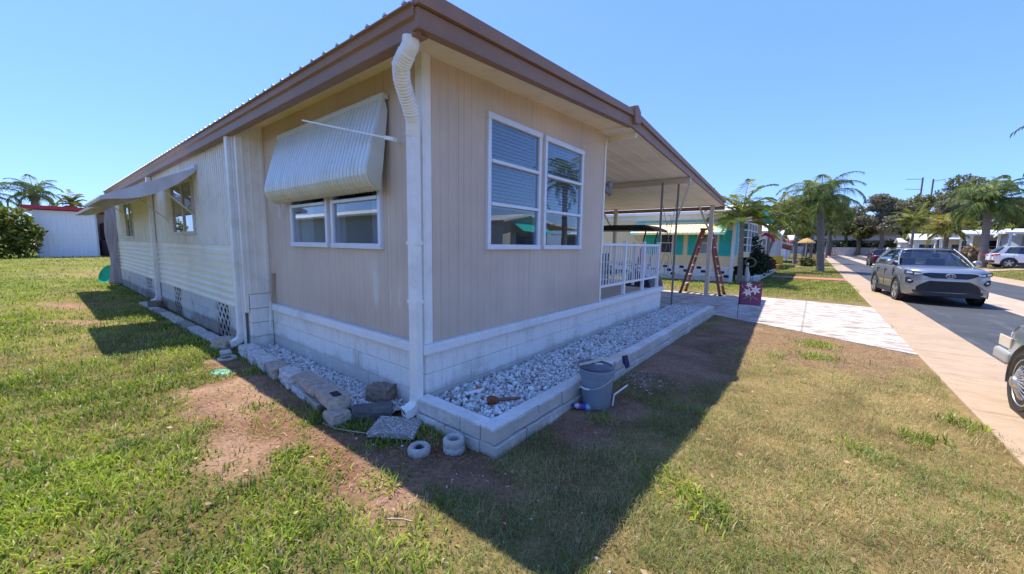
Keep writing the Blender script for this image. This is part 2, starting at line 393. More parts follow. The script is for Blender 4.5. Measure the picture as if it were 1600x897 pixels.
def sheet(name, poly, z, mat, kind='structure'):
    mb=MB(); mb.add([(p[0],p[1],z if len(p)<3 else p[2]) for p in poly],[tuple(range(len(poly)))])
    return tag(mb.build(name,mat),kind=kind)
def concmat(name, base, stain, amt, sy=1.0, joint=None, jaxis=1, rough=.85, streak=None, th=(.46,.66)):
    m,nt=newmat(name); v=coords(nt); n=noise(nt,v,.8,5,.65); f=noise(nt,v,45,5,.7); s=noise(nt,coords(nt,streak or (1,sy,1)),2.6,6,.7)
    c=mixc(nt,ramp(nt,n,[(.3,0.),(.7,1.)]),tuple(k*.9 for k in base),tuple(min(1,k*1.07) for k in base))
    c=mixc(nt,mth(nt,'MULTIPLY',ramp(nt,s,[(th[0],0.),(th[1],1.)]),amt),c,stain)
    c=mixc(nt,1.0,c,mixc(nt,ramp(nt,f,[(.3,0.),(.7,1.)]),(.88,.88,.88),(1.08,1.08,1.08)),'MULTIPLY')
    if joint:
        sp=N(nt,'ShaderNodeSeparateXYZ'); nt.links.new(v,sp.inputs[0])
        j=mth(nt,'PINGPONG',mth(nt,'ADD',sp.outputs[jaxis],300.3),joint/2)
        jm=ramp(nt,mth(nt,'DIVIDE',j,joint/2),[(0.,1.),(.010,1.),(.016,0.)])
        c=mixc(nt,mth(nt,'MULTIPLY',jm,.55),c,tuple(k*.35 for k in base))
    out(nt,prin(nt,c,rough,0,.25,bump(nt,f,.25,.003)).outputs[0]); return m
M['sidewalk']=concmat('beige pavement concrete',(.41,.30,.205),(.29,.205,.135),.6,2.5,joint=1.52)
M['gutter']=concmat('valley gutter concrete',(.44,.35,.27),(.30,.235,.18),.5,.2)
M['drive']=concmat('worn white painted concrete',(.50,.47,.43),(.24,.165,.115),.85,streak=(.8,2.6,1),th=(.47,.58),joint=3.0,jaxis=0)
def asphalt():
    m,nt=newmat('asphalt'); v=coords(nt); n=noise(nt,v,.6,4,.6); f=noise(nt,v,90,3,.6); s=noise(nt,coords(nt,(2.2,.22,1)),1.3,5,.7)
    c=mixc(nt,ramp(nt,n,[(.3,0.),(.7,1.)]),(.04,.043,.049),(.062,.066,.074))
    c=mixc(nt,mth(nt,'MULTIPLY',ramp(nt,s,[(.55,0.),(.72,1.)]),.35),c,(.17,.165,.16))
    c=mixc(nt,1.0,c,mixc(nt,ramp(nt,f,[(.3,0.),(.7,1.)]),(.75,.75,.75),(1.3,1.3,1.3)),'MULTIPLY')
    wv=N(nt,'ShaderNodeTexWave',wave_type='RINGS'); wv.inputs['Scale'].default_value=.33; wv.inputs['Distortion'].default_value=3.2; wv.inputs['Detail'].default_value=1; wv.inputs['Detail Scale'].default_value=.4
    nt.links.new(coords(nt,(1,.55,1)),wv.inputs['Vector']); arc=ramp(nt,wv.outputs['Fac'],[(.965,0.),(.995,1.)])
    arc=mth(nt,'MULTIPLY',arc,ramp(nt,noise(nt,v,.9,4,.6),[(.5,0.),(.62,.55)])); c=mixc(nt,arc,c,(.26,.26,.26))
    cr=N(nt,'ShaderNodeTexVoronoi',feature='DISTANCE_TO_EDGE'); cr.inputs['Scale'].default_value=.45; dv=N(nt,'ShaderNodeMix',data_type='VECTOR'); dv.inputs[0].default_value=.12
    nt.links.new(v,dv.inputs[4]); nn_=N(nt,'ShaderNodeTexNoise'); nn_.inputs['Scale'].default_value=1.7; nt.links.new(v,nn_.inputs['Vector']); nt.links.new(nn_.outputs['Color'],dv.inputs[5]); nt.links.new(dv.outputs[1],cr.inputs['Vector'])
    c=mixc(nt,mth(nt,'MULTIPLY',ramp(nt,cr.outputs['Distance'],[(0.,1.),(.008,1.),(.014,0.)]),.55),c,(.03,.03,.033))
    oil=ramp(nt,noise(nt,coords(nt,(1.6,.5,1)),.8,4,.6),[(.55,0.),(.75,.5)]); c=mixc(nt,oil,c,(.035,.036,.04))
    out(nt,prin(nt,c,.75,0,.35,bump(nt,f,.3,.004)).outputs[0]); return m
M['asphalt']=asphalt()
tag(MB().box(4.18,-30,-.10,5.08,122,.016).build('sidewalk',M['sidewalk'],bevel=.012),kind='structure')
sheet('road',[(5.083,-30),(10.5,-30),(10.5,122),(5.083,122)],.002,M['asphalt'])
sheet('valley_gutter',[(7.05,-30),(8.3,-30),(8.3,122),(7.05,122)],.007,M['gutter'])
mb=MB(); mb.prism([(10.5,-.1),(10.5,.004),(11.0,.05),(11.65,.07),(11.65,-.1)],'y',-30,122); tag(mb.build('kerb',M['sidewalk']),kind='structure')
mb=MB(); mb.prism([(p[0],p[1]) for p in DRIVE],'z',-.09,.008); tag(mb.build('driveway',M['drive']),kind='structure')
M['brickpath']=concmat('red brick path',(.42,.17,.12),(.30,.12,.09),.5,1,joint=.35,jaxis=0)
sheet('brick_path',[(.95,23.3),(4.17,23.6),(4.17,25.4),(.95,25.0)],.02,M['brickpath'])
sheet('garden_path',[(-2,39.0),(4.17,39.4),(4.17,40.6),(-2,40.2)],.03,M['sidewalk'])
sheet('garden_path',[(-2,57.0),(4.17,57.4),(4.17,58.6),(-2,58.2)],.03,M['sidewalk'])
def slope_sheet(name,x0,x1,y0,y1,mat,dz=.02):
    mb=MB(); mb.grid(12,2,lambda u,v:(x0+(x1-x0)*u,y0+(y1-y0)*v,float(zg(x0+(x1-x0)*u,y0+(y1-y0)*v))+dz)); return tag(mb.build(name,mat,smooth=180),kind='structure')
slope_sheet('far_driveway',11.65,24,42.2,47.8,M['sidewalk'],.03)
slope_sheet('far_driveway',11.65,22,66,69,M['sidewalk'],.03)

# ---- grass blades: short turf near the house, one uncounted mass
M['blade']=leafmat('grass blade',.38,.45,.3)
def grass():
    P=[];
    for r0,r1,d,k in ((.6,2.4,9500,0),(2.4,4.2,6000,1),(4.2,7.5,2600,2),(7.5,13,900,3),(13,24,260,4),(24,52,50,5)):
        A=R(140)/2*(r1*r1-r0*r0); n=int(A*d)
        r=np.sqrt(nr.random(n)*(r1*r1-r0*r0)+r0*r0); t=R(58)+nr.random(n)*R(140)
        P.append(np.stack([CAM.x+r*np.cos(t),CAM.y+r*np.sin(t),r],1))
    P=np.concatenate(P); x,y,r=P.T
    dirt,mulch,lush,dry,n1,n2=fields(x,y)
    edge=4.13+.42*(fbm(y*1.0,y*0+3,1.1,3)-.42)
    ok=~in_drive(x,y)&~((x>edge)&(x<11.8))&~((x>-18.2)&(x<.06)&(y>-.42)&(y<8.2))&~((x>-.2)&(x<1.0)&(y>-.12)&(y<8.0))
    ok&=~((y>8)&(x<.2)&(y<12.3)); ok&=~((x<-.2)&(y>17.8)&(y<140)&(x>-20)); ok&=~((x>.95)&(x<4.2)&(y>23.3)&(y<25.3))
    cl=fbm(x+7,y-3,5.5,2)
    pk=nr.random(len(x))
    keep=pk<np.clip((1-.9*dirt)*(1-.78*mulch)*(.35+1.3*cl),.02,1)
    ok&=keep; x,y,r,dirt,mulch,lush,dry,n1,n2,cl=[a[ok] for a in (x,y,r,dirt,mulch,lush,dry,n1,n2,cl)]
    # isolated weed tufts
    tu=[]
    for cx,cy,k,s in ((2.93,5.96,420,.16),(2.93,5.05,420,.16),(2.31,.32,170,.10),(2.42,.28,170,.09),(2.14,.43,150,.09),(-2.42,-1.88,200,.14),(-1.36,-.98,110,.10),(-.22,-1.1,120,.08),(.04,-1.0,70,.06),(.6,-.86,110,.07),(4.0,3.15,160,.09),(3.65,2.45,140,.10),(1.35,1.0,70,.07),(-3.3,-2.2,250,.2),(.12,-.62,60,.05),(2.4,4.7,60,.1),(3.2,1.9,90,.1)):
        q=nr.normal(size=(k,2))*s; tu.append(np.concatenate([q+[cx,cy]],1))
    tu=np.concatenate(tu); tx,ty=tu.T; k=len(tx); td,tm,tl,tdr,tn1,tn2=fields(tx,ty)
    x=np.concatenate([x,tx]); y=np.concatenate([y,ty]); r=np.concatenate([r,np.hypot(tx-CAM.x,ty-CAM.y)]); dirt=np.concatenate([dirt,tm*0]); mulch=np.concatenate([mulch,tm*0]); lush=np.concatenate([lush,tm*0+1]); dry=np.concatenate([dry,tm*0]); n1=np.concatenate([n1,tn1]); n2=np.concatenate([n2,tn2*0+.55]); cl=np.concatenate([cl,tn2*0+.62])
    n=len(x); far=np.clip(r/6,1,7)
    isl=nr.random(n)<np.clip(lush*1.15-.05,0,.96)
    h=np.where(isl,.03+.05*nr.random(n),.022+.042*nr.random(n))*(.4+1.15*cl)*np.where(r>24,1.3,1.)
    h*=1-.4*dirt
    w=np.where(isl,.0062+.0055*nr.random(n),.0022+.0018*nr.random(n))*far**np.where(r>7,.62,.8)
    az=nr.random(n)*2*PI; lean=np.where(isl,.45+.95*nr.random(n),.55+1.0*nr.random(n))
    flatb=nr.random(n)<.12; lean=np.where(flatb,1.5,lean)
    dx=np.cos(az); dy=np.sin(az); px=-dy; py=dx
    z0=zg(x,y)-.004
    bx=h*np.sin(np.minimum(lean*.55,1.45)); bz=h*np.cos(np.minimum(lean*.55,1.45))
    m_=np.stack([x+dx*bx*.5,y+dy*bx*.5,z0+bz*.55+.006],1)
    ex=h*np.sin(np.minimum(lean,1.5)); t_=np.stack([x+dx*(bx*.5+ex*.55),y+dy*(bx*.5+ex*.55),z0+bz*.55+h*.5*np.cos(np.minimum(lean,1.52))+.006],1)
    b_=np.stack([x,y,z0],1); s=np.stack([px,py,np.zeros(n)],1)*w[:,None]*.5
    V=np.stack([b_-s,b_+s,m_-s*.9,m_+s*.9,t_-s*.18,t_+s*.18],1).reshape(-1,3)
    k=np.arange(n)[:,None]*6; F=np.concatenate([k+np.array([[0,1,3,2]]),k+np.array([[2,3,5,4]])])
    rr=nr.random((n,1)); g1=np.array([.075,.15,.012]); g2=np.array([.42,.50,.05]); d1=np.array([.28,.24,.075]); d2=np.array([.62,.48,.24]); d3=np.array([.19,.25,.055])
    pl=sst(.38,.62,fbm(x-13,y+31,2.3,3))[:,None]; rl=np.clip(rr*.75+.45*pl-.12,0,1); gc=g1*(1-rl)+g2*rl; q=nr.random((n,1)); pg=sst(.36,.62,.55*fbm(x+3,y+50,1.7,3)+.45*n1)[:,None]; dc=np.where(q<.30+.6*pg,d3*(.7+.7*rr),(d1*(1-rr)+d2*rr)*(1.12-.25*pg))
    c=np.where(isl[:,None],gc,dc); st=(nr.random(n)<.10+.25*mulch)[:,None]; c=np.where(st,np.array([.46,.36,.2])*(.7+.5*rr),c)
    c=c*(.75+.5*n2[:,None])
    np_obj('grass',V,F,M['blade'],np.repeat(c,6,0))['kind']='stuff'
grass()
# ---- dry straw and mulch scraps lying on the bare soil
def litter():
    n=70000; x=nr.random(n)*7.5-3.4; y=nr.random(n)*9.5-1.6
    dirt,mulch,*_=fields(x,y); v=np.maximum(dirt*.55,mulch)
    ok=(nr.random(n)<v)&~in_drive(x,y)&~((x>-4)&(x<.06)&(y>-.5))&~((x>-.2)&(x<1.02)&(y>-.15)&(y<8.1))&(x<4.1)
    x,y=x[ok],y[ok]; n=len(x); L=.015+.06*nr.random(n)**3; a=nr.random(n)*PI; w=.0025+.003*nr.random(n)
    d=np.stack([np.cos(a),np.sin(a),(nr.random(n)-.5)*.5],1)*L[:,None]*.5; s=np.stack([-np.sin(a),np.cos(a),np.zeros(n)],1)*w[:,None]*.5
    c0=np.stack([x,y,.012+.012*nr.random(n)],1)
    V=np.stack([c0-d-s,c0-d+s,c0+d+s,c0+d-s],1).reshape(-1,3); F=np.arange(n*4).reshape(n,4)
    rr=nr.random((n,1))**1.6; c=np.array([.11,.06,.038])*(1-rr)+np.array([.50,.37,.25])*rr
    # fallen leaves scattered over the turf
    k=520; lx=nr.random(k)*8-4; ly=nr.random(k)*8.5-2.3; o2=~in_drive(lx,ly)&~((lx>-4)&(lx<.06)&(ly>-.45))&~((lx>-.2)&(lx<1.02)&(ly>-.15)&(ly<8.1)); lx,ly=lx[o2],ly[o2]; k=len(lx)
    la=nr.random(k)*2*PI; ls=.010+.018*nr.random(k); dz=(nr.random((k,4))-.3)*.014
    ca,sa=np.cos(la)*ls,np.sin(la)*ls; z0=.022+.03*nr.random(k)
    V2=np.stack([np.stack([lx-ca,ly-sa,z0+dz[:,0]],1),np.stack([lx-sa*.5,ly+ca*.5,z0+dz[:,1]],1),np.stack([lx+ca,ly+sa,z0+dz[:,2]],1),np.stack([lx+sa*.5,ly-ca*.5,z0+dz[:,3]],1)],1).reshape(-1,3)
    r2=nr.random((k,1)); c2=np.array([.16,.085,.04])*(1-r2)+np.array([.52,.37,.19])*r2
    V=np.concatenate([V,V2]); F=np.arange(len(V)).reshape(-1,4); c=np.concatenate([c,c2])
    np_obj('mulch_litter',V,F,M['leafdry'],np.repeat(c,4,0))['kind']='stuff'
litter()
# ------------------------------------------------------------------ the mobile home
H=empty('mobile_home','long tan and cream mobile home with brown roof edge, block skirt and open carport','mobile home')
W=3.67
def fb(mb,face,u0,u1,d0,d1,z0,z1,y0=0,mi=0):
    """box on a wall: u along the wall, d outward"""
    if face=='E': mb.box(d0,u0,z0,d1,u1,z1,mi)
    else: mb.box(u0,y0-d0,z0,u1,y0-d1,z1,mi)
def wall_open(mb,face,u0,u1,z0,z1,d0,d1,ops,y0=0):
    us=sorted({u0,u1}|{o[0] for o in ops}|{o[1] for o in ops})
    for a,b in zip(us,us[1:]):
        hit=[o for o in ops if o[0]<=a+1e-6 and o[1]>=b-1e-6]
        if not hit: fb(mb,face,a,b,d0,d1,z0,z1,y0)
        else:
            o=hit[0]; fb(mb,face,a,b,d0,d1,z0,o[2],y0); fb(mb,face,a,b,d0,d1,o[3],z1,y0)
WE=[(.84,1.80,1.625,2.955),(1.91,2.895,1.625,2.955)]
WS=[(-2.75,-1.76,1.615,2.80),(-1.64,-.655,1.615,2.80)]
YS=-.30
WA=(-7.9,-6.2,1.78,2.72); WB=(-14.3,-12.9,1.70,2.88)
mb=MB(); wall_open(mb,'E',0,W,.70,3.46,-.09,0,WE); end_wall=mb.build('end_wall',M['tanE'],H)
mb=MB(); wall_open(mb,'S',-3.65,-.09,.70,3.40,-.09,0,WS); side_wall=mb.build('side_wall',M['tanS'],H)
mb=MB(); mb.box(-3.725,YS-.045,.585,-3.652,YS-.0005,3.2); mb.box(-3.72,YS,.85,-3.65,.0,3.3); mb.box(-3.655,-.285,.86,-3.64,-.255,3.28); mb.box(-3.655,-.06,.86,-3.64,-.02,3.28); mb.box(-3.655,-.19,.86,-3.645,-.17,3.28)
for z in (1.05,1.25): mb.box(-3.652,-.255,z,-3.646,-.06,z+.008)
mb.build('return_panel',M['ribbed'],H,bevel=.003)
# cream siding on the long wing
mb=MB(); wall_open(mb,'S',-17.,-3.72,1.53,3.22,-.06,0,[WA,WB],YS)
for i in range(int(13.2/.105)):
    u=-3.76-i*.105
    segs=[(1.55,3.2)]
    for o in (WA,WB):
        if o[0]-.06<u<o[1]+.06: segs=[(1.55,o[2]-.05),(o[3]+.05,3.2)]
    for a,b in segs: fb(mb,'S',u-.03,u,0,.022,a,b,YS)
mb.build('ribbed_siding',M['ribbed'],H)
mb=MB()
for i in range(8):
    z=.60+i*.116
    mb.prism([(YS-.040,z),(YS-.040,z+.030),(YS-.014,z+.062),(YS-.006,z+.116),(YS+.05,z+.116),(YS+.05,z)],'x',-17.,-3.70)
mb.box(-17.,YS-.022,1.528,-3.70,YS+.05,1.56)
mb.build('lap_siding',M['cream'],H)
mb=MB(); mb.box(-17,3.60,.1,-.09,W,3.4); mb.box(-17.06,YS,.0,-17,W,3.3); mb.build('back_wall',M['creamwhite'],H)
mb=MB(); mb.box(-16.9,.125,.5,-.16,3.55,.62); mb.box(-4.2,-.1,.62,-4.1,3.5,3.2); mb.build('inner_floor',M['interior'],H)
# corner trim
mb=MB(); mb.box(-.075,-.022,.70,.022,-.0,3.30); mb.box(.0,.0002,.70,.022,.075,3.31); mb.build('corner_trim',M['white'],H,bevel=.004)
mb=MB(); mb.box(.0,W-.035,.70,.02,W+.012,3.30); mb.build('corner_trim',M['white'],H,bevel=.004)
# ---------------- block skirt
def blocks(mb,face,u0,u1,z0,courses,h,L=.406,d=.0,y0=0,off=0,skip=()):
    for k in range(courses):
        u=u0-(L/2 if (k+off)%2 else 0)
        while u<u1:
            a,b=max(u,u0),min(u+L,u1)
            j=rnd.uniform(-.003,.003)
            if b-a>.05 and not any(s[0]<b and s[1]>a for s in skip):
                fb(mb,face,a+.002,b-.002,-.15,d+j,z0+k*h+.002,z0+(k+1)*h-.002,y0)
            u+=L
mb=MB(); blocks(mb,'E',-.0,6.98,0,3,.2); blocks(mb,'S',-3.635,-.0,0,3,.2,off=1)
for k in range(4): mb.box(-3.75,YS+.01,k*.213+.004,-3.62,-.01,(k+1)*.213-.005)
for k in range(3): mb.box(-.14,6.84,k*.2+.004,-2.4,6.99,(k+1)*.2-.004)
mb.build('block_skirt',M['block'],H,bevel=.005)
mb=MB(); mb.box(-.13,-.0+.004,-.05,-.006,6.97,.60); mb.box(-3.6,.006,-.05,-.1,.12,.60); mb.box(-3.7,YS+.02,0,-3.63,0,.852); mb.build('mortar_joint',M['mortar'],H)
mb=MB(); mb.box(-.1,-.06,.605,.06,1.9,.70); mb.box(-.1,1.902,.603,.058,4.3,.698); mb.box(-.1,4.302,.604,.061,7.02,.70)
mb.box(-3.6,-.06,.605,-1.7,.1,.70); mb.box(-1.698,-.058,.603,-.1,.1,.698)
mb.build('concrete_ledge',M['ledge'],H,bevel=.012)
mb=MB(); LAT=[(-5.15,-4.6),(-8.3,-7.8),(-11.6,-10.9)]
for ua,ub in ((-4.55,-3.95),(-7.75,-5.2),(-10.85,-8.35),(-17.,-11.65)):
    mb=MB(); blocks(mb,'S',ua,ub,0,3,.197,d=.02,y0=YS); mb.build('block_skirt',M['blockworn'],H,bevel=.006)
mb=MB(); mb.box(-17,YS+.02,-.05,-3.75,YS+.16,.585); mb.build('mortar_joint',M['mortar'],H)
for a,b in LAT:
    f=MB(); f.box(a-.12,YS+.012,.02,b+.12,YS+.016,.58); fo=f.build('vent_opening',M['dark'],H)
    l=MB(); n=7
    for i in range(-4,7):
        for sgn,dd in ((1,.004),(-1,.012)):
            p=(a+i*.20,0.02); q=(p[0]+.56,.58)
            # clip to the opening
            x0,z0,x1,z1=p[0],p[1],q[0],q[1]
            t0=max(0,(a-.08-x0)/.56); t1=min(1,(b+.08-x0)/.56)
            if t1-t0<.08: continue
            P=[(x0+.56*t,z0+.56*t) for t in (t0,t1)]
            if sgn<0: P=[(a+b-u,zz) for u,zz in P]
            l.beam((P[0][0],YS-dd,P[0][1]),(P[1][0],YS-dd,P[1][1]),.05,.006,up=(0,1,0))
    l.build('lattice',M['blockworn'],fo)
# ---------------- soffit, roof, fascia, gutter
mb=MB(); mb.prism([(-.43,3.245),(3.46,3.432),(3.46,3.46),(-.43,3.28)],'x',-17.1,.5); mb.build('soffit',M['soffit'],H)
mb=MB(); mb.prism([(-.48,3.262),(3.4,3.585),(3.4,3.605),(-.48,3.285)],'x',-17.2,.505)
for i in range(76):
    u=.42-i*.232
    vs=[(u+dx,y,z) for y,z0 in ((-.49,3.2842),(3.4,3.604)) for dx,z in ((-.028,z0),(-.012,z0+.018),(.012,z0+.018),(.028,z0))]
    mb.add(vs,[(0,1,2,3),(7,6,5,4),(0,4,5,1),(1,5,6,2),(2,6,7,3)])
mb.build('roof',M['rooftop'],H)
mb=MB()
mb.prism([(-.455,3.115),(3.42,3.385),(3.42,3.52),(-.455,3.25)],'x',.498,.528)
mb.prism([(-.47,3.255),(3.42,3.527),(3.42,3.615),(-.47,3.365)],'x',.50,.562)
mb.prism([(-.455,3.108),(3.42,3.378),(3.42,3.384),(-.455,3.114)],'x',.46,.54)
mb.build('rake_fascia',M['brown'],H,bevel=.004)
mb=MB(); mb.prism([(3.42,3.43),(3.62,3.46),(3.62,3.63),(3.50,3.70),(3.36,3.66)],'x',.44,.58); mb.build('ridge_cap',M['brown'],H,bevel=.01)
mb=MB(); mb.prism([(-.40,3.095),(-.435,3.095),(-.44,3.185),(-.465,3.20),(-.475,3.255),(-.50,3.258),(-.50,3.27),(-.40,3.27)],'x',-17.2,.50)
mb.prism([(-.34,3.09),(-.435,3.09),(-.435,3.0945),(-.34,3.0945)],'x',-17.15,.50)
mb.build('gutter',M['brown'],H,bevel=.003)
# carport roof, drooping away from the ridge
cr=MB()
def cz(y,z0=3.40,z1=3.005): return z0+(z1-z0)*(y-3.45)/8.75
cr.add([(-9,3.45,3.40),(.48,3.45,3.40),(.25,12.2,3.005),(-9,12.2,3.005),(-9,3.45,3.56),(.48,3.45,3.56),(.25,12.2,3.13),(-9,12.2,3.13)],
  [(0,3,2,1),(4,5,6,7),(0,1,5,4),(1,2,6,5),(2,3,7,6),(3,0,4,7)])
for i in range(30):
    u=.36-i*.305; e=(u/.48*.0)
    cr.add([(u-.008,3.5,cz(3.5)-.005),(u+.008,3.5,cz(3.5)-.005),(u+.008-(.2 if i<1 else 0),12.15,cz(12.15)-.005),(u-.008-(.2 if i<1 else 0),12.15,cz(12.15)-.005),
            (u-.008,3.5,cz(3.5)+.01),(u+.008,3.5,cz(3.5)+.01),(u+.008-(.2 if i<1 else 0),12.15,cz(12.15)+.01),(u-.008-(.2 if i<1 else 0),12.15,cz(12.15)+.01)],
           [(0,3,2,1),(0,1,5,4),(1,2,6,5),(2,3,7,6),(3,0,4,7)])
cr.build('carport_roof',M['porchroof'],H)
def strip(mb,x0,y0,za0,zb0,x1,y1,za1,zb1,t):
    mb.add([(x0-t,y0,za0),(x0,y0,za0),(x1,y1,za1),(x1-t,y1,za1),(x0-t,y0,zb0),(x0,y0,zb0),(x1,y1,zb1),(x1-t,y1,zb1)],
      [(0,3,2,1),(4,5,6,7),(0,1,5,4),(1,2,6,5),(2,3,7,6),(3,0,4,7)])
mb=MB(); strip(mb,.53,3.42,3.385,3.53,.30,12.22,2.985,3.10,.03); strip(mb,.565,3.42,3.53,3.622,.335,12.26,3.10,3.185,.06)
mb.build('carport_fascia',M['brown'],H,bevel=.004)
mb=MB(); mb.box(-9,12.19,2.875,.31,12.27,2.998); mb.build('carport_gutter',M['brown'],H,bevel=.006)
mb=MB(); mb.box(.02,W+.02,3.29,.485,W+.06,3.415); mb.build('porch_header',M['soffit'],H,bevel=.004)
mb=MB(); mb.box(-9,7.22,3.09,.43,7.30,3.21); mb.build('carport_beam',M['tanbeam'],H,bevel=.004)
for x,y,zt,zb in ((-.085,6.93,3.1,.70),(.0,7.9,3.19,.0)):
    mb=MB(); mb.box(x-.021,y-.021,zb,x+.021,y+.021,zt); mb.box(x-.05,y-.05,zb,x+.05,y+.05,zb+.02); mb.build('porch_post',M['steel'],H,bevel=.003)
mb=MB(); mb.beam((.02,7.9,2.35),(.40,7.3,3.08),.03,.03); mb.build('post_brace',M['alu'],H)
mb=MB()   # wrought scrolls between the posts
for z0 in (1.15,2.1):
    pts=[]
    for k in range(22):
        t=k/21*2*PI*1.3; r_=.07+.16*k/21
        pts.append((-.04,7.42+r_*math.cos(t),z0+r_*math.sin(t)*1.3))
    mb.tube(pts,.006,5)
mb.tube([(-.085,6.94,.95),(-.05,7.3,1.55),(-.03,7.6,2.1),(0,7.88,2.9)],.006,5)
mb.tube([(0,7.88,.95),(-.03,7.6,1.55),(-.05,7.3,2.1),(-.085,6.94,2.7)],.006,5)
mb.build('iron_scrollwork',M['steel'],H)
for x,br in ((-.02,-.25),(-3.4,-.35),(-6.6,-.3)):
    mb=MB(); mb.box(x-.06,11.95,.0,x+.06,12.07,3.02); mb.beam((x-.02,12.0,2.1),(x+br*1.6,12.0,3.0),.07,.05); mb.build('carport_post',M['tanbeam'],H,bevel=.006)
# ---------------- porch
mb=MB(); mb.box(-3.2,3.67,.56,-.12,6.84,.655); mb.build('porch_floor',M['porchfloor'],H)
def railing(y0,y1,x,posts,z0=.70,top=1.68,low=.93,mid=1.25):
    r=MB(); r.box(x-.02,y0,top-.045,x+.02,y1,top); r.box(x-.017,y0,low-.02,x+.017,y1,low+.02)
    n=int((y1-y0)/.118)
    for i in range(1,n): 
        yy=y0+(y1-y0)*i/n; r.box(x-.009,yy-.009,low,x+.009,yy+.009,top-.04)
    ro=r.build('porch_railing',M['whiteclean'],H)
    for p in posts:
        k=MB(); k.box(x-.03,p-.03,z0,x+.03,p+.03,top+.03); k.box(x-.034,p-.034,top+.031,x+.034,p+.034,top+.05); k.build('railing_post',M['whiteclean'],ro,bevel=.004)
    return ro
railing(3.69,6.86,-.07,(4.85,5.88,6.83))
g=MB(); gx=-1.35     # gate swung open behind the railing
for xx in (-1.75,-.62): g.box(xx-.028,6.76,.70,xx+.028,6.81,1.72)
for zz in (.76,1.2,1.62): g.box(-1.72,6.77,zz,-.65,6.80,zz+.045)
for i in range(1,9): g.box(-1.75+i*.125-.009,6.775,.8,-1.75+i*.125+.009,6.795,1.62)
g.build('porch_gate',M['whiteclean'],H)
# porch lamp on the wall corner
mb=MB(); mb.box(-.06,W+.02,2.52,.04,W+.05,2.6); mb.tube([(0,W+.05,2.56),(.03,W+.12,2.6)],.02,8); mb.tube([(.03,W+.10,2.60),(.0,W+.2,2.66)],[.035,.055],10); mb.tube([(.0,W+.07,2.54),(.05,W+.16,2.50)],[.03,.05],10)
mb.build('porch_lamp',M['steel'],H,smooth=40)
# ---------------- windows
def window(face,u0,u1,z0,z1,rails,y0=0,blind=None,fm='winframe',fw=.036,mull=None,name='window'):
    f=MB(); o=.035
    fb(f,face,u0-.015,u0+fw,-.05,o,z0+.012,z1-.012,y0); fb(f,face,u1-fw,u1+.015,-.05,o,z0+.012,z1-.012,y0)
    fb(f,face,u0-.02,u1+.02,-.05,o+.006,z1-.012,z1+.05,y0); fb(f,face,u0-.02,u1+.02,-.05,o+.01,z0-.045,z0+.012,y0)
    for z in rails: fb(f,face,u0+fw,u1-fw,-.03,o+.012,z-.018,z+.018,y0)
    if mull: fb(f,face,mull-.025,mull+.025,-.03,o-.006,z0+.012,z1-.012,y0)
    fo=f.build(name,M[fm],H,bevel=.004)
    g=MB(); fb(g,face,u0+fw,u1-fw,.004,.008,z0+.012,z1-.012,y0); g.build('pane',M['pane'],fo)
    if blind:
        b=MB(); z=blind[0]
        while z<blind[1]:
            if face=='E': b.obox((-.036,(u0+u1)/2,z),(.044,u1-u0-.12,.003),0,0,R(52))
            else: b.obox(((u0+u1)/2,y0+.062,z),(u1-u0-.13,.030,.003),0,R(32),0)
            z+=.040
        for k in (.25,.75): fb(b,face,u0+(u1-u0)*k,u0+(u1-u0)*k+.004,-.024,-.021,blind[0],blind[1],y0)
        fb(b,face,u0+.06,u1-.06,-.048,-.02,blind[0]-.025,blind[0],y0)
        b.build('blind',M['blind'],fo)
    return fo
e0,e1=WE
window('E',e0[0],e0[1],e0[2],e0[3],(2.07,2.52),blind=(2.06,2.94))
window('E',e1[0],e1[1],e1[2],e1[3],(2.07,2.52),blind=(2.06,2.94))
s0,s1=WS
window('S',s0[0],s0[1],s0[2],s0[3],(2.09,),blind=None); window('S',s1[0],s1[1],s1[2],s1[3],(2.09,),blind=None)
window('S',WA[0],WA[1],WA[2],WA[3],(),y0=YS,fm='awnmetal',mull=-7.0,fw=.06)
window('S',WB[0],WB[1],WB[2],WB[3],(),y0=YS,fm='awnmetal',mull=-13.5,fw=.06)
for (u0,u1,y) in ((-2.68,-2.3,.07),(-.95,-.72,.07),(-1.62,-1.50,.07)):   # curtains inside the side window
    c=MB(); c.grid(24,1,lambda a,b:(u0+(u1-u0)*a,y+.012*math.sin(a*30),1.63+b*1.16)); c.build('curtain',M['curtain'],H)
c=MB(); c.grid(40,1,lambda a,b:(-7.84+.8*a,YS+.09+.012*math.sin(a*40),1.8+b*.9)); c.build('curtain',M['curtain'],H)
# ---------------- slatted awning folded over the side window
prof=[(-.035,3.02),(-.055,2.985),(-.115,2.80),(-.175,2.60),(-.225,2.42),(-.245,2.33),(-.245,2.27),(-.225,2.215),(-.195,2.175),(-.155,2.15),(-.12,2.14)]
A=MB(); u0,u1=-2.95,-.50; ns=36
for i in range(ns):
    a=u0+(u1-u0)*i/ns; b=u0+(u1-u0)*(i+1)/ns; w=(b-a)
    sec=[(a,0),(a+w*.08,.012),(a+w*.40,.015),(a+w*.72,.012),(a+w*.80,0),(b,0)]
    rings=[]
    for k,(y,z) in enumerate(prof):
        p0=prof[max(k-1,0)]; p1=prof[min(k+1,len(prof)-1)]; ty,tz=p1[0]-p0[0],p1[1]-p0[1]; l=math.hypot(ty,tz); ny,nz=tz/l,-ty/l
        if ny>0: ny,nz=-ny,-nz
        if k>=len(prof)-3: ny,nz=-.5,-.8
        rings.append([(u,y+ny*d,z+nz*d) for u,d in sec])
    A.loft(rings,cap=False,closed=False)
ao=A.build('window_awning',M['awn'],H,solid=.003)
sd=MB()
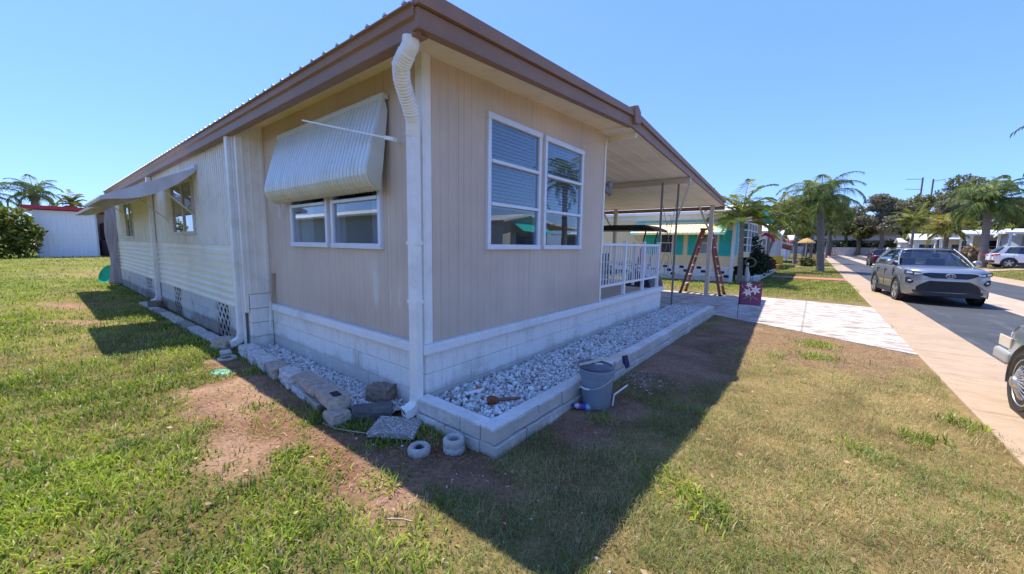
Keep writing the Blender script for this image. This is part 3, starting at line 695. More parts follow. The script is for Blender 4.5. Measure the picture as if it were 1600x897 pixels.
for u in (u0-.004,u1+.004):
    poly=[(y+.003,z) for y,z in prof[1:]]+[(-.085,2.35),(-.022,2.88)]
    sd.prism(poly,'x',u-.004,u+.004)
sd.box(u0-.01,-.075,2.985,u1+.01,-.015,3.03); sd.build('awning_end_panel',M['awn'],ao)
ar=MB(); ar.beam((-.15,-.195,2.53),(-1.5,-.355,2.89),.030,.014); ar.beam((-.34,-.0,2.56),(-.22,-.2,2.55),.02,.012); ar.beam((-.14,-.19,2.528),(-.24,-.21,2.552),.05,.03); ar.build('awning_arm',M['white'],ao)
ar=MB(); ar.beam((-3.0,-.05,2.3),(-2.99,-.07,1.95),.025,.012); ar.build('awning_arm',M['white'],ao)
# second awning standing out over the far window
def sheet_awning(x0,x1,zw,yo,zo,arms):
    B=MB(); nr_=14
    def P(u,v):
        y=YS-.02+(yo-YS)*v; z=zw+(zo-zw)*v
        return (x0+(x1-x0)*u, y, z+.012*(1 if int(u*nr_*2)%2 else 0))
    B.grid(nr_*4,3,P); bo=B.build('window_awning',M['awnmetal'],H,solid=.006)
    for xs in (x0,x1):
        w_=MB(); top_=[];bot_=[]
        for k in range(9):
            t=k/8; y=YS-.02+(yo-YS)*t; z=zw+(zo-zw)*t+.02; top_.append((y,z)); bot_.append((y,z-.05-.17*math.sin(PI*min(1,t*1.05))**.8))
        w_.prism(top_+bot_[::-1],'x',xs-.006,xs+.006); w_.build('awning_side_panel',M['awnmetal'],bo)
    e=MB(); e.box(x0,yo-.012,zo-.03,x1,yo,zo+.03); e.box(x0-.03,YS-.06,zw-.04,x1+.03,YS,zw+.06)
    e.build('awning_edge',M['awnmetal'],bo)
    for (xa,ya,za,zb) in arms:
        r_=MB(); r_.beam((xa,YS-.02,zb),(xa,ya,za),.042,.02); r_.box(xa-.03,YS-.03,zb-.06,xa+.03,YS,zb+.05); r_.build('awning_arm',M['alu'],bo)
sheet_awning(-8.4,-5.78,2.87,-1.50,2.26,((-8.32,-.86,2.56,2.04),(-6.16,-.80,2.56,2.08)))
sheet_awning(-15.4,-9.3,2.87,-1.28,2.36,((-12.85,-.80,2.60,2.2),))
# ---------------- downspouts
def spout(x,y,zt,zb,w,elbow_top=None,foot=(0,-1),mat='white'):
    d=MB(); d.box(x-w/2,y-w*.36,zb+.10,x+w/2,y+w*.36,zt)
    fx,fy=foot; r_=w*.66
    d.tube([(x,y,zb+.13),(x,y,zb+.08),(x+fx*.02,y+fy*.02,zb+.035),(x+fx*.07,y+fy*.07,zb+.005),(x+fx*.13,y+fy*.13,zb-.01)],[r_,r_,r_*1.02,r_,r_],4,ph=PI/4,cap=False)
    do=d.build('downspout',M[mat],H,bevel=.006); k_=MB(); k_.obox((x+fx*.115,y+fy*.115,zb-.004),(w*.8,.012,w*.8),math.atan2(fy,fx)+PI/2,R(25)); k_.build('spout_mouth',M['dark'],do)
    for z in (zt*.62,zt*.42): s=MB(); s.box(x-w/2-.012,y-w*.36-.004,z,x+w/2+.012,y+w*.36+.004,z+.03); s.build('spout_strap',M['white'],do)
    return do
d1=spout(.0,-.105,2.62,.10,.105,foot=(-.25,-.97))
fl=MB(); pts=[(.0,-.105,2.56),(.03,-.125,2.66),(.07,-.18,2.745),(.11,-.25,2.82),(.16,-.325,2.895),(.235,-.385,2.965),(.32,-.40,3.015),(.375,-.40,3.06),(.385,-.40,3.12)]
P=[]; 
for i in range(len(pts)-1):
    for k in range(9): P.append(Vector(pts[i]).lerp(Vector(pts[i+1]),k/9))
fl.tube(P,[.062+(.007 if (i%2 and 14<i<56) else 0) for i in range(len(P))],12); fl.build('flexible_elbow',M['white'],d1,smooth=50)
d2=spout(-3.86,YS-.075,3.12,.12,.10,foot=(-.3,-.95)); d3=spout(-9.75,YS-.08,3.12,.12,.11,foot=(-.3,-.95))
mb=MB(); mb.box(-3.77,YS-.06,.1,-3.75,YS-.03,3.1); mb.build('cable_conduit',M['white'],H)
# loose board and pipe left on the wall
st=MB(); st.beam((-3.50,-.045,.72),(-3.46,-.03,1.16),.045,.02); tag(st.build('board_offcut',M['wood'],bevel=.003),'dark narrow board offcut leaning upright in the wall corner beside the tan siding','board')
st=MB(); st.tube([(-3.49,-.075,.74),(-3.53,-.085,.32)],.012,8); tag(st.build('plastic_pipe',M['white'],smooth=60),'short thin white pipe hanging down over the block skirt in the wall corner','pipe')
# tarp hanging at the far end
tp=MB()
def TP(a,b):
    x=-16.3-.3*a; y=-.30-.24*a-.05*math.sin(a*9)-.05*(1-b)*math.sin(a*13)
    return (x,y+.04*math.sin(b*9+a*5),.02+b*2.75)
tp.grid(40,30,TP); M['tarp']=pm('mauve grey tarp',(.36,.31,.33),.75,.2,3,.2,12,.02,stretch=(4,4,.5))
tag(tp.build('hanging_tarp',M['tarp'],smooth=180,solid=.004),'mauve grey tarp hanging from roof edge to ground at far end of the home','tarp')
dk=MB()
dk.lathe([(.0,-.05),(.30,-.05),(.36,-.02),(.40,.05),(.41,.06),(.39,.055),(.34,.0),(.29,-.03),(0,-.03)],(0,0,0),32)
dob=dk.build('plastic_paddling_pool',pm('green plastic',(.01,.42,.20),.35,.08,4),smooth=60); dob.location=(-17.3,-.60,.33); dob.rotation_euler=(R(64),R(8),R(50)); dob.scale=(.5,.85,.6)
tag(dob,'round green plastic tray tipped on its edge against the hanging tarp','tray')
# ------------------------------------------------------------------ yard things
PL=empty('planter_bed','long low white block planter bed filled with white stones under the two front windows','planter',(.5,-.05,0))
mb=MB(); top=.215
def rough_block(mb,x0,y0,z0,x1,y1,z1,j=.008):
    o=len(mb.V); mb.box(x0,y0,z0,x1,y1,z1)
    for k in range(o,len(mb.V)):
        v=mb.V[k]; mb.V[k]=(v[0]+rnd.uniform(-j,j),v[1]+rnd.uniform(-j,j),v[2]+(rnd.uniform(-j,j)*.6))
for c in range(2):
    z0=-.02+c*.115; z1=z0+.108; z1=top if c else z1; ins=.0 if c else -.022
    y=-.13+(.2 if c else 0); L=.41
    ys=[-.13]; 
    while y<7.95: 
        if y>-.05: ys.append(y)
        y+=L
    ys.append(7.95)
    for a,b in zip(ys,ys[1:]): rough_block(mb,.83+ins,a+.0015,z0,.975-ins,b-.0015,z1)
    xs=[.03,.31,.60,.824] if c else [.03,.42,.824]
    for a,b in zip(xs,xs[1:]): rough_block(mb,a+.0015,-.13+ins*.6,z0,b-.0015,.0,z1)
mb.build('block_edging',blockmat('rough painted edging block',(.86,.85,.80),(.34,.28,.21),.6),PL,bevel=.007)
mb=MB()   # continuous smooth painted mortar cap on the nearer stretch
mb.box(.03,-.122,top-.004,.968,-.0,top+.012); mb.box(.838,.002,top-.003,.966,2.4,top+.011); mb.box(.84,2.402,top-.003,.965,7.94,top+.006)
mb.build('painted_cap',M['ledge'],PL,bevel=.006)
mb=MB(); mb.box(.05,-.10,-.05,.95,7.9,.10); mb.build('bed_soil',M['mortar'],PL)
# white stone chips: nobody could count them
ICO=None
def stones(n,region,z,smin,smax,hmax=.03):
    bm=bmesh.new(); bmesh.ops.create_icosphere(bm,subdivisions=1,radius=1); v0=np.array([v.co[:] for v in bm.verts]); f0=np.array([[v.index for v in f.verts] for f in bm.faces]); bm.free()
    xy=region(n); n=len(xy); k=len(v0)
    s=smin+(smax-smin)*nr.random((n,1,1))**2; st=.6+.7*nr.random((n,1,3)); st[:,:,2]*=.75
    jit=1+.38*(nr.random((n,k,1))-.5); V=v0[None]*jit*st*s
    a=nr.random(n)*2*PI; b=nr.random(n)*1.6
    ca,sa,cb,sb=np.cos(a)[:,None],np.sin(a)[:,None],np.cos(b)[:,None],np.sin(b)[:,None]
    y1=V[:,:,1]*cb-V[:,:,2]*sb; z1=V[:,:,1]*sb+V[:,:,2]*cb; x1=V[:,:,0]*ca-y1*sa; y2=V[:,:,0]*sa+y1*ca
    zz=z+(fbm(xy[:,0],xy[:,1],3,2)-.5)[:,None]*.03+(nr.random((n,1))**2)*hmax
    V=np.stack([x1+xy[:,0:1],y2+xy[:,1:2],z1+zz],2).reshape(-1,3)
    F=(np.arange(n)[:,None,None]*k+f0[None]).reshape(-1,3)
    g=nr.random((n,1)); c=np.array([.52,.51,.49])*(1-g)+np.array([.95,.94,.90])*g
    tan=(nr.random((n,1))<.12); c=np.where(tan,np.array([.42,.36,.28])*(.7+.5*g),c)
    return V,F,np.repeat(c,k,0)
M['gravel']=None
m,nt=newmat('white marble chip'); a=N(nt,'ShaderNodeAttribute',attribute_name='Col'); v=coords(nt); f=noise(nt,v,120,3,.6)
cc=mixc(nt,1.0,a.outputs['Color'],mixc(nt,f,(.8,.8,.8),(1.1,1.1,1.1)),'MULTIPLY'); out(nt,prin(nt,cc,.7,0,.3,bump(nt,f,.3,.003)).outputs[0]); M['gravel']=m
def reg_box(x0,x1,y0,y1): return lambda n: np.stack([x0+(x1-x0)*nr.random(n),y0+(y1-y0)*nr.random(n)],1)
V1,F1,C1=stones(19000,reg_box(.025,.835,.0,7.95),.142,.009,.025)
V1b,F1b,C1b=stones(2200,reg_box(.05,.82,.02,3.0),.155,.012,.032,.035)
def reg_left(n):
    p=np.stack([-3.6+3.35*nr.random(n),-.42+.40*nr.random(n)],1); ok=(p[:,1]>-.40+.05*np.sin(p[:,0]*3))&(p[:,1]<-.02)&~((p[:,0]>-.45)&(p[:,1]<-.22)); return p[ok]
V2,F2,C2=stones(9000,reg_left,.03,.008,.023)
V3,F3,C3=stones(260,lambda n:np.stack([1.12+.35*nr.random(n)+.1*nr.normal(size=n),2.1+.5*nr.random(n)+.12*nr.normal(size=n)],1),.008,.006,.017,.01)
V4,F4,C4=stones(60,lambda n:np.stack([-.8+3.0*nr.random(n),-.75+.65*nr.random(n)],1),.004,.004,.012,.004)
C3=C3*np.array([.55,.46,.40])
def joinm(*L):
    Vs,Fs,Cs=[],[],[]; o=0
    for v,f,c in L: Vs.append(v); Fs.append(f+o); Cs.append(c); o+=len(v)
    return np.concatenate(Vs),np.concatenate(Fs),np.concatenate(Cs)
for nm,L in (('white_gravel',joinm((V1,F1,C1),(V1b,F1b,C1b))),('white_gravel',(V2,F2,C2)),('loose_chippings',joinm((V3,F3,C3),(V4,F4,C4)))):
    np_obj(nm,L[0],L[1],M['gravel'],L[2])['kind']='stuff'
# ---- rubble edging of the side bed
def rubble(c,size,rz,mat,label,tilt=(0,0),name='edging_stone',group='broken concrete edging stones of the side bed',j=.14,cat='stone'):
    bm=bmesh.new(); bmesh.ops.create_cube(bm,size=1); bmesh.ops.subdivide_edges(bm,edges=bm.edges[:],cuts=4,use_grid_fill=True)
    for v in bm.verts:
        p=v.co.copy(); k=1-.13*max(0,(abs(p.x)+abs(p.y)+abs(p.z))-1.15)
        v.co=Vector((p.x*k*size[0],p.y*k*size[1],p.z*k*size[2]))+Vector([rnd.uniform(-j,j)*min(size)*.5 for _ in range(3)])
    me=bpy.data.meshes.new(name); bm.to_mesh(me); bm.free(); me.materials.append(mat)
    o=bpy.data.objects.new(name,me); COL.objects.link(o); o.location=c; o.rotation_euler=(tilt[0],tilt[1],rz)
    md=o.modifiers.new('bevel','BEVEL'); md.width=.005; md.segments=1; md.limit_method='ANGLE'; md.angle_limit=R(35)
    return tag(o,label,cat,group)
M['rubble']=pm('broken concrete',(.47,.40,.32),.92,.3,7,1.0,34,.018,dirt=(.20,.13,.08),dirtamt=.85,dscale=8)
M['rubwhite']=pm('whitewashed rubble',(.64,.62,.57),.92,.25,8,1.0,30,.02,dirt=(.24,.17,.115),dirtamt=.9,dscale=9)
M['rock']=pm('brown rock',(.25,.185,.135),.95,.35,9,.9,22,.02,dirt=(.10,.07,.05),dirtamt=.5)
M['darkrock']=pm('dark grey rock',(.13,.125,.12),.9,.35,8,.9,25,.02)
rows=[(-3.42,-.40,.36,.20,.17,'rubwhite','white lumpy edging stone at the foot of the second downspout, first of the row'),
(-3.05,-.42,.36,.19,.16,'rubwhite','whitewashed rubble block second along the row from the second downspout'),
(-2.66,-.44,.37,.18,.16,'rubwhite','whitewashed rubble block with rough side, third along the row from the second downspout'),
(-2.26,-.46,.38,.18,.17,'rubble','grey rubble block in the middle of the row, stained brown on top'),
(-1.84,-.47,.40,.17,.18,'rubwhite','pale rubble block just before the edging becomes two layers high'),
(-1.42,-.50,.38,.16,.09,'rubwhite','flat lower-layer rubble block under the far end of the tan slab'),
(-1.02,-.53,.36,.16,.09,'rubble','flat lower-layer rubble block under the near end of the tan slab'),
(-.52,-.60,.20,.18,.13,'rubble','small square tan end block nearest the corner downspout')]
for x,y,l,d,h,mm,lab in rows: rubble((x,y,h*.44-.01),(l,d,h*.88),R(-6)+rnd.uniform(-.06,.06),M[mm],lab)
rubble((-1.28,-.485,.145),(.58,.17,.10),R(-6),M['rubble'],'long tan slab lying on the upper layer of the edging',j=.09)
hs_=localize(rubble((-.76,-.525,.15),(.46,.19,.11),R(-8),M['rubble'],'tan upper-layer block with a dark hole in its top',j=.07))
hole=MB(); hole.obox((.10,.0,.058),(.13,.075,.006)); hole.build('hollow_core',M['dark'],hs_,bevel=.01)
# paver strip further along the wing
for i in range(9):
    x=-4.3-i*.72; rubble((x,-.47-.012*i,.02),(.70,.17,.07),R(rnd.uniform(-2,2)),M['rubwhite' if i%3 else 'concrete'],
      ('whitewashed' if i%3 else 'bare grey')+' flat paver, %s in the strip counted from the square rubble block'%('first second third fourth fifth sixth seventh eighth ninth'.split()[i]),name='edging_paver',group='flat pavers along the cream wing',j=.08,cat='paver')
rubble((-4.05,-.52,.08),(.30,.22,.19),R(20),M['rubble'],'square tan rubble block standing beside the second downspout on the lawn side',name='rubble_block',group=None,j=.12,cat='stone')
rubble((-3.75,-.60,.02),(.22,.13,.05),R(-10),M['rubwhite'],'small flat pale stone chip between the square block and the edging row',name='stone_chip',group=None,cat='stone')
rubble((-9.3,-.5,.09),(.25,.2,.18),R(30),M['rock'],'dark brown lump by the foot of the third downspout',name='rock',group=None,cat='rock')
rubble((-.55,-.02-.1,.10),(.26,.2,.19),R(20),M['rock'],'rounded brown rock against the skirt beside the corner downspout',name='rock',group=None,j=.18,cat='rock')
rubble((-.36,-.34,.05),(.36,.14,.13),R(55),M['darkrock'],'long dark grey rock lying between gravel and splash slab',name='rock',group=None,j=.12,cat='rock')
# splash slab of exposed aggregate
m,nt=newmat('exposed aggregate'); v=coords(nt); vo=N(nt,'ShaderNodeTexVoronoi'); vo.inputs['Scale'].default_value=48; nt.links.new(v,vo.inputs['Vector'])
nn=noise(nt,v,6,4,.6); c=mixc(nt,ramp(nt,vo.outputs['Distance'],[(.25,0.),(.5,1.)]),(.66,.64,.60),(.30,.27,.23)); c=mixc(nt,ramp(nt,nn,[(.5,0.),(.8,.35)]),c,(.16,.13,.10))
out(nt,prin(nt,c,.9,0,.2,bump(nt,vo.outputs['Distance'],.9,.01)).outputs[0]); M['aggregate']=m
mb=MB(); mb.obox((.045,-.36,.035),(.40,.34,.05),R(38),R(-2),R(2)); tag(mb.build('splash_slab',M['aggregate'],bevel=.01),'speckled aggregate splash slab lying under the mouth of the corner downspout','slab')
# concrete sprinkler rings
def ring(c,r0,r1,h,label,head=False,layers=1,tilt=0):
    e=empty('sprinkler_ring',label,'ring',c,0,'concrete rings round the lawn sprinklers',local=True)
    for k in range(layers):
        prof=[(r0,0),(r0*.96,h*.5),(r0,h*.85),(r0+.012,h),((r0+r1)/2,h*1.08),(r1-.012,h),(r1,h*.75),(r1*1.01,h*.35),(r1*.97,0)]
        b=MB(); b.lathe([(r,z+k*h*1.05) for r,z in prof],(rnd.uniform(-.008,.008)*k,0,0),26); b.build('ring',M['ringc'],e,smooth=50)
    if head:
        b=MB(); b.lathe([(.001,.062),(.018,.062),(.021,.055),(.021,.02),(.034,.018),(.036,.0)],(0,0,0),18); b.build('sprinkler_head',M['black'],e,smooth=40)
    b=MB(); b.lathe([(.001,.006),(r0,.006)],(0,0,0),18); b.build('ring_soil',M['soil'],e)
    return e
M['ringc']=pm('grey cast ring',(.47,.44,.40),.9,.18,16,.7,60,.008,dirt=(.18,.14,.11),dirtamt=.5,dscale=14)
M['soil']=pm('dark damp soil',(.085,.06,.045),.95,.3,20,.5,60)
ring((.475,-.45,-.002),.042,.088,.06,'low grey concrete ring holding a black sprinkler head',head=True)
ring((.66,-.25,-.004),.045,.086,.055,'two stacked grey concrete rings in front of the planter corner',layers=2)
ring((-3.45,-.66,-.015),.075,.115,.05,'white concrete ring sunk in shaded grass near the second downspout')
b=MB(); b.lathe([(.001,.020),(.09,.020),(.10,.014),(.105,0)],(0,0,0),28); b.box(-.03,-.006,.02,.03,.006,.026)
o=b.build('valve_cover',pm('green plastic lid',(.10,.36,.26),.6,.15,12,dirt=(.25,.2,.13),dirtamt=.4,dscale=12),smooth=40); o.location=(-2.86,-.88,-.002); o.scale=(1.35,.9,1); o.rotation_euler=(0,0,.3); tag(o,'round green plastic valve cover set in the bare soil','cover')
# bucket with lid
M['bucket']=pm('grey blue plastic',(.235,.285,.345),.42,.07,6,dirt=(.42,.42,.40),dirtamt=.45,dscale=4)
B=empty('paint_bucket','grey blue plastic bucket with a loose lid beside the planter edge','bucket',(1.14,1.28,.0),R(15),local=True)
mb=MB(); mb.lathe([(.0,.004),(.124,.004),(.132,.012),(.150,.285),(.151,.29),(.160,.292),(.161,.300),(.153,.303),(.153,.318),(.165,.320),(.166,.328),(.155,.331),(.156,.345),(.164,.347),(.165,.362),(.150,.362),(.148,.34),(.126,.03),(.0,.02)],(0,0,0),40)
bd=mb.build('bucket_body',M['bucket'],B,smooth=45)
mb=MB(); mb.lathe([(.0,.012),(.125,.012),(.138,.004),(.150,.014),(.163,.012),(.167,.0),(.167,-.016)],(0,0,0),40); lid=mb.build('lid',pm('dark grey blue plastic lid',(.085,.105,.145),.4,.1,8,dirt=(.4,.4,.4),dirtamt=.3,dscale=9),B,smooth=45); lid.location=(-.02,.02,.372); lid.rotation_euler=(R(-4),R(3),0)
mb=MB(); mb.obox((0.0,.0,.016),(.07,.035,.003),.6); lo=mb.build('lid_sticker',M['whiteclean'],lid); lo.location=(.03,.01,.0)
hp=[]; 
for k in range(13):
    t=PI*k/12; hp.append((.168*math.cos(t)*1.0,-.168*math.sin(t)*1.02-.004,.300-.10*math.sin(t)))
mb=MB(); mb.tube(hp,.0028,6); ho=mb.build('wire_handle',M['alu'],B); ho.rotation_euler=(0,0,R(-25))
mb=MB(); mb.tube([hp[5],hp[6],hp[7]],.008,8); gr=mb.build('handle_grip',M['whiteclean'],ho)
mb=MB(); mb.beam((1.02,1.13,.442),(1.245,1.82,.450),.045,.012); tag(mb.build('mixing_stick',M['lightwood'],bevel=.003),'pale flat wooden stick lying across the grey blue bucket','stick')
mb=MB(); mb.beam((1.20,1.80,.43),(1.21,1.82,.32),.03,.02); mb.beam((1.22,1.80,.44),(1.24,1.85,.28),.02,.06)
tag(mb.build('paint_scraper',pm('navy plastic',(.02,.035,.12),.4),bevel=.003),'small navy scraper hanging at the far end of the bucket stick','scraper')
mb=MB(); mb.tube([(1.0,1.24,.2),(.985,1.19,.17)],.009,8); tag(mb.build('plastic_tube',M['whiteclean']),'short white tube wedged between bucket and planter','tube')
mb=MB(); mb.tube([(1.30,1.36,.13),(1.36,1.55,.19)],.008,8); mb.tube([(1.30,1.36,.13),(1.295,1.34,.02)],.008,8); tag(mb.build('white_rod',M['whiteclean']),'white bent rod sticking up behind the bucket over the chippings','rod')
# drink bottle
bo=empty('drink_bottle','small clear drink bottle with blue and red label lying against the bucket','bottle',(1.085,1.09,.034),0,local=True)
prof=[(.0,-.10),(.022,-.10),(.030,-.092),(.031,-.03),(.029,0),(.031,.03),(.030,.055),(.014,.088),(.012,.095)]
mb=MB(); mb.lathe(prof,(0,0,0),18); mb.build('bottle_body',pm('hazy clear plastic',(.36,.48,.60),.15,.05,8,spec=.6),bo,smooth=50)
mb=MB(); mb.lathe([(.0318,-.028),(.0300,0),(.0322,.030)],(0,0,0),18); mb.build('bottle_label',pm('blue label',(.03,.08,.45),.4,.1,5),bo,smooth=60)
mb=MB(); mb.lathe([(.0315,.031),(.031,.05),(.026,.062)],(0,0,0),18); mb.build('bottle_label',pm('red label band',(.55,.05,.06),.4,.1,5),bo,smooth=60)
mb=MB(); mb.lathe([(.0145,.092),(.015,.112),(.0,.113)],(0,0,0),14); mb.build('bottle_cap',pm('dark blue cap',(.015,.03,.2),.4),bo,smooth=40)
B.scale=(1.1,1.1,1.12)
bo.rotation_euler=(R(78),0,R(-38))
# rusty tool and broken handle in the gravel
rt=empty('rusty_tool','rust red hand brush with dark wooden handle lying on the white stones','brush',(.60,.36,.205),R(52),local=True)
mb=MB(); mb.tube([(-.105,0,.0),(-.085,0,.003),(-.03,0,.0),(0,0,0)],[.030,.042,.038,.022],10,sx=1.0); mb.build('rusty_head',pm('flaking rust',(.23,.075,.035),.95,.35,20,.8,60,.008),rt,smooth=40)
mb=MB(); mb.tube([(-.01,0,0),(.05,.004,.002),(.12,0,.004),(.21,-.004,.002)],[.016,.02,.017,.013],8); mb.build('handle',pm('weathered brown handle',(.17,.115,.075),.9,.3,12),rt,smooth=40)
mb=MB(); mb.beam((.26,.27,.20),(.33,.43,.215),.035,.02); mb.beam((.29,.36,.21),(.36,.37,.215),.03,.016); tag(mb.build('broken_handle',M['white'],bevel=.004),'white broken plastic handle lying on the gravel at the planter corner','handle')
rubble((.285,.425,.215),(.05,.045,.035),.4,pm('orange brick',(.42,.17,.09),.9,.2,9),'small orange brick fragment beside the broken white handle',name='brick_fragment',group=None,cat='brick')
# twig on the lawn
def twig(pts,r,label,name='twig'):
    mb=MB(); mb.tube(pts,r,6); tag(mb.build(name,M['wood'],smooth=60),label,'twig')
twig([(-.55,-.72,.02),(-.35,-.70,.025),(-.15,-.62,.03),(-.05,-.55,.02)],.004,'long pale curved twig on the shaded soil left of the splash slab')
twig([(.95,-1.05,.03),(1.02,-1.0,.035),(1.08,-.97,.03)],.005,'short grey brown twig on the grass near the bottom of the picture')
# garden flag
FL=empty('garden_flag','small mauve garden flag with white lilies on a thin stake beside the driveway','garden flag',(1.50,7.80,0))
mb=MB(); mb.tube([(1.50,7.80,-.05),(1.50,7.80,.86),(1.51,7.80,.87),(1.93,7.87,.87)],.006,6); mb.build('stake',M['black'],FL)
def FP(a,b): return (1.505+.42*a,7.80+.075*a-.012*math.sin(b*5+a*3)*b,.862-.52*b)
mb=MB(); mb.grid(10,12,FP); m,nt=newmat('mauve banner cloth'); v=coords(nt); sp=N(nt,'ShaderNodeSeparateXYZ'); nt.links.new(v,sp.inputs[0])
c=mixc(nt,ramp(nt,mth(nt,'ADD',sp.outputs[2],mth(nt,'MULTIPLY',noise(nt,v,9,3,.6),.25)),[(.35,0.),(.95,1.)]),(.17,.07,.17),(.25,.06,.11)); out(nt,prin(nt,c,.8,0,.2).outputs[0])
fo=mb.build('banner',m,FL,smooth=180,solid=.002)
fl=MB(); lv=MB(); st=MB()
def petal(mb,cx,cz_,ang,L,wd,off=.010):
    P=[]
    for t in (0,.35,.7,1):
        w=wd*(0.35,1,.75,.05)[(0,.35,.7,1).index(t)]
        for s in (-1,1):
            x=cx+math.cos(ang)*L*t-math.sin(ang)*w*s; z=cz_+math.sin(ang)*L*t+math.cos(ang)*w*s
            P.append((x,t,z))
    vs=[]
    for x,t,z in P:
        a=(x-1.505)/.42; b=(.862-z)/.52; q=FP(a,b); vs.append((q[0]+.002,q[1]-off-.004*t,q[2]))
    mb.add(vs,[(0,1,3,2),(2,3,5,4),(4,5,7,6)])
for (cx,cz_,L,ph) in ((1.66,.635,.10,.2),(1.80,.69,.11,.5),(1.675,.80,.07,.3)):
    for k in range(6): petal(fl,cx,cz_,ph+k*PI/3,L,.024 if L>.08 else .017,.010+.002*(k%2))
    for k in range(3): petal(st,cx,cz_,ph+.5+k*2.1,L*.45,.004,.018)
for (cx,cz_,an,L) in ((1.70,.55,-2.6,.15),(1.74,.54,-.5,.16),(1.58,.72,2.2,.11),(1.84,.78,.9,.09),(1.72,.56,-1.5,.14),(1.6,.6,-2.9,.08)): petal(lv,cx,cz_,an,L,.012,.006)
fl.build('lily_print',pm('white print',(.80,.76,.74),.7,.08,20),fo); lv.build('leaf_print',pm('olive print',(.28,.30,.12),.7,.2,20),fo); st.build('stamen_print',pm('yellow print',(.55,.48,.12),.7),fo)
# step ladder
LD=empty('step_ladder','tall red fibreglass step ladder standing open on the driveway under the carport edge','ladder',(-.2,12.4,0))
M['fibre']=pm('red fibreglass rail',(.25,.085,.06),.5,.15,8); ap=[(-.34,12.42),( -.02,12.5)]
topz=2.28
fa,fbk=(-.86,12.15),(.40,12.15)     # feet x of the climbing and rear frames
yl,yr=12.1,12.72
for fx_,tx,steps,mat in ((-.86,-.33,True,'fibre'),(.40,-.10,False,'fibre')):
    for yy,ty in ((12.02,12.24),(12.76,12.56)):
        r=MB(); r.beam((fx_,yy,0),(tx,ty,topz-.05),.085,.03,up=(0,1,0)); rl=r.build('rail',M[mat],LD,bevel=.004)
        q=MB(); q.obox((fx_,yy,.03),(.10,.06,.06)); q.build('foot_pad',M['black'],rl)
    for k in range(1,7):
        t=k/7; x=fx_+(tx-fx_)*t; r=MB(); a=12.02+.22*t; b=12.76-.20*t
        if steps: r.box(x-.045,a,topz*t-.012,x+.045,b,topz*t+.012)
        else: r.box(x-.015,a,topz*t-.02,x+.015,b,topz*t+.02)
        r.build('step' if steps else 'brace_bar',M['alu'],LD,bevel=.003)
r=MB(); r.box(-.40,12.2,topz-.06,-.04,12.60,topz); r.build('top_cap',M['fibre'],LD,bevel=.01)
for yy in (12.12,12.66):
    r=MB(); r.beam((-.58,yy,1.12),(-.2,yy,1.05),.02,.008); r.beam((-.2,yy,1.05),(.15,yy,1.12),.02,.008); r.build('spreader',M['alu'],LD)
# hose reel like coil behind ladder
b=MB(); b.lathe([(.16,-.04),(.22,-.05),(.22,.05),(.16,.04)],(0,0,0),20,axis='y'); o=b.build('hose_coil',pm('brown hose',(.12,.085,.06),.7),smooth=60); o.location=(.62,17.2,1.0); tag(o,'brown coiled garden hose on the yellow house wall behind the ladder','hose')
# ------------------------------------------------------------------ vehicles
def paint(name,col,metal=.75):
    m,nt=newmat(name); v=coords(nt); n=noise(nt,v,2,3,.5); f=noise(nt,v,900,1,.5)
    c=mixc(nt,ramp(nt,f,[(.3,0.),(.7,1.)]),tuple(k*.9 for k in col),tuple(min(1,k*1.1) for k in col))
    out(nt,prin(nt,c,mth(nt,'ADD',mth(nt,'MULTIPLY',n,.06),.27),metal,.5,None,.9).outputs[0]); return m
M['silver']=paint('silver car paint',(.36,.37,.385),.7); M['carwhite']=paint('white car paint',(.78,.78,.78),0); M['maroon']=paint('maroon car paint',(.06,.008,.02),.3); M['paleblue']=paint('pale blue grey car paint',(.25,.29,.30),.5)
M['clad']=pm('dark grey cladding',(.035,.035,.038),.6,.15,9); M['lampglass']=pm('clear lamp lens',(.55,.58,.62),.08,.08,12,spec=.8,coat=.5); M['darklamp']=pm('smoked lamp lens',(.06,.065,.08),.08,.2,12,spec=.8)
M['tail']=pm('red lamp lens',(.42,.01,.015),.15,.1,8,spec=.7); M['rimsilver']=pm('silver wheel',(.55,.56,.58),.3,.05,4,metal=.8)
M['wirerim']=pm('dulled wire wheel cover',(.60,.575,.53),.3,.08,9,metal=.75)
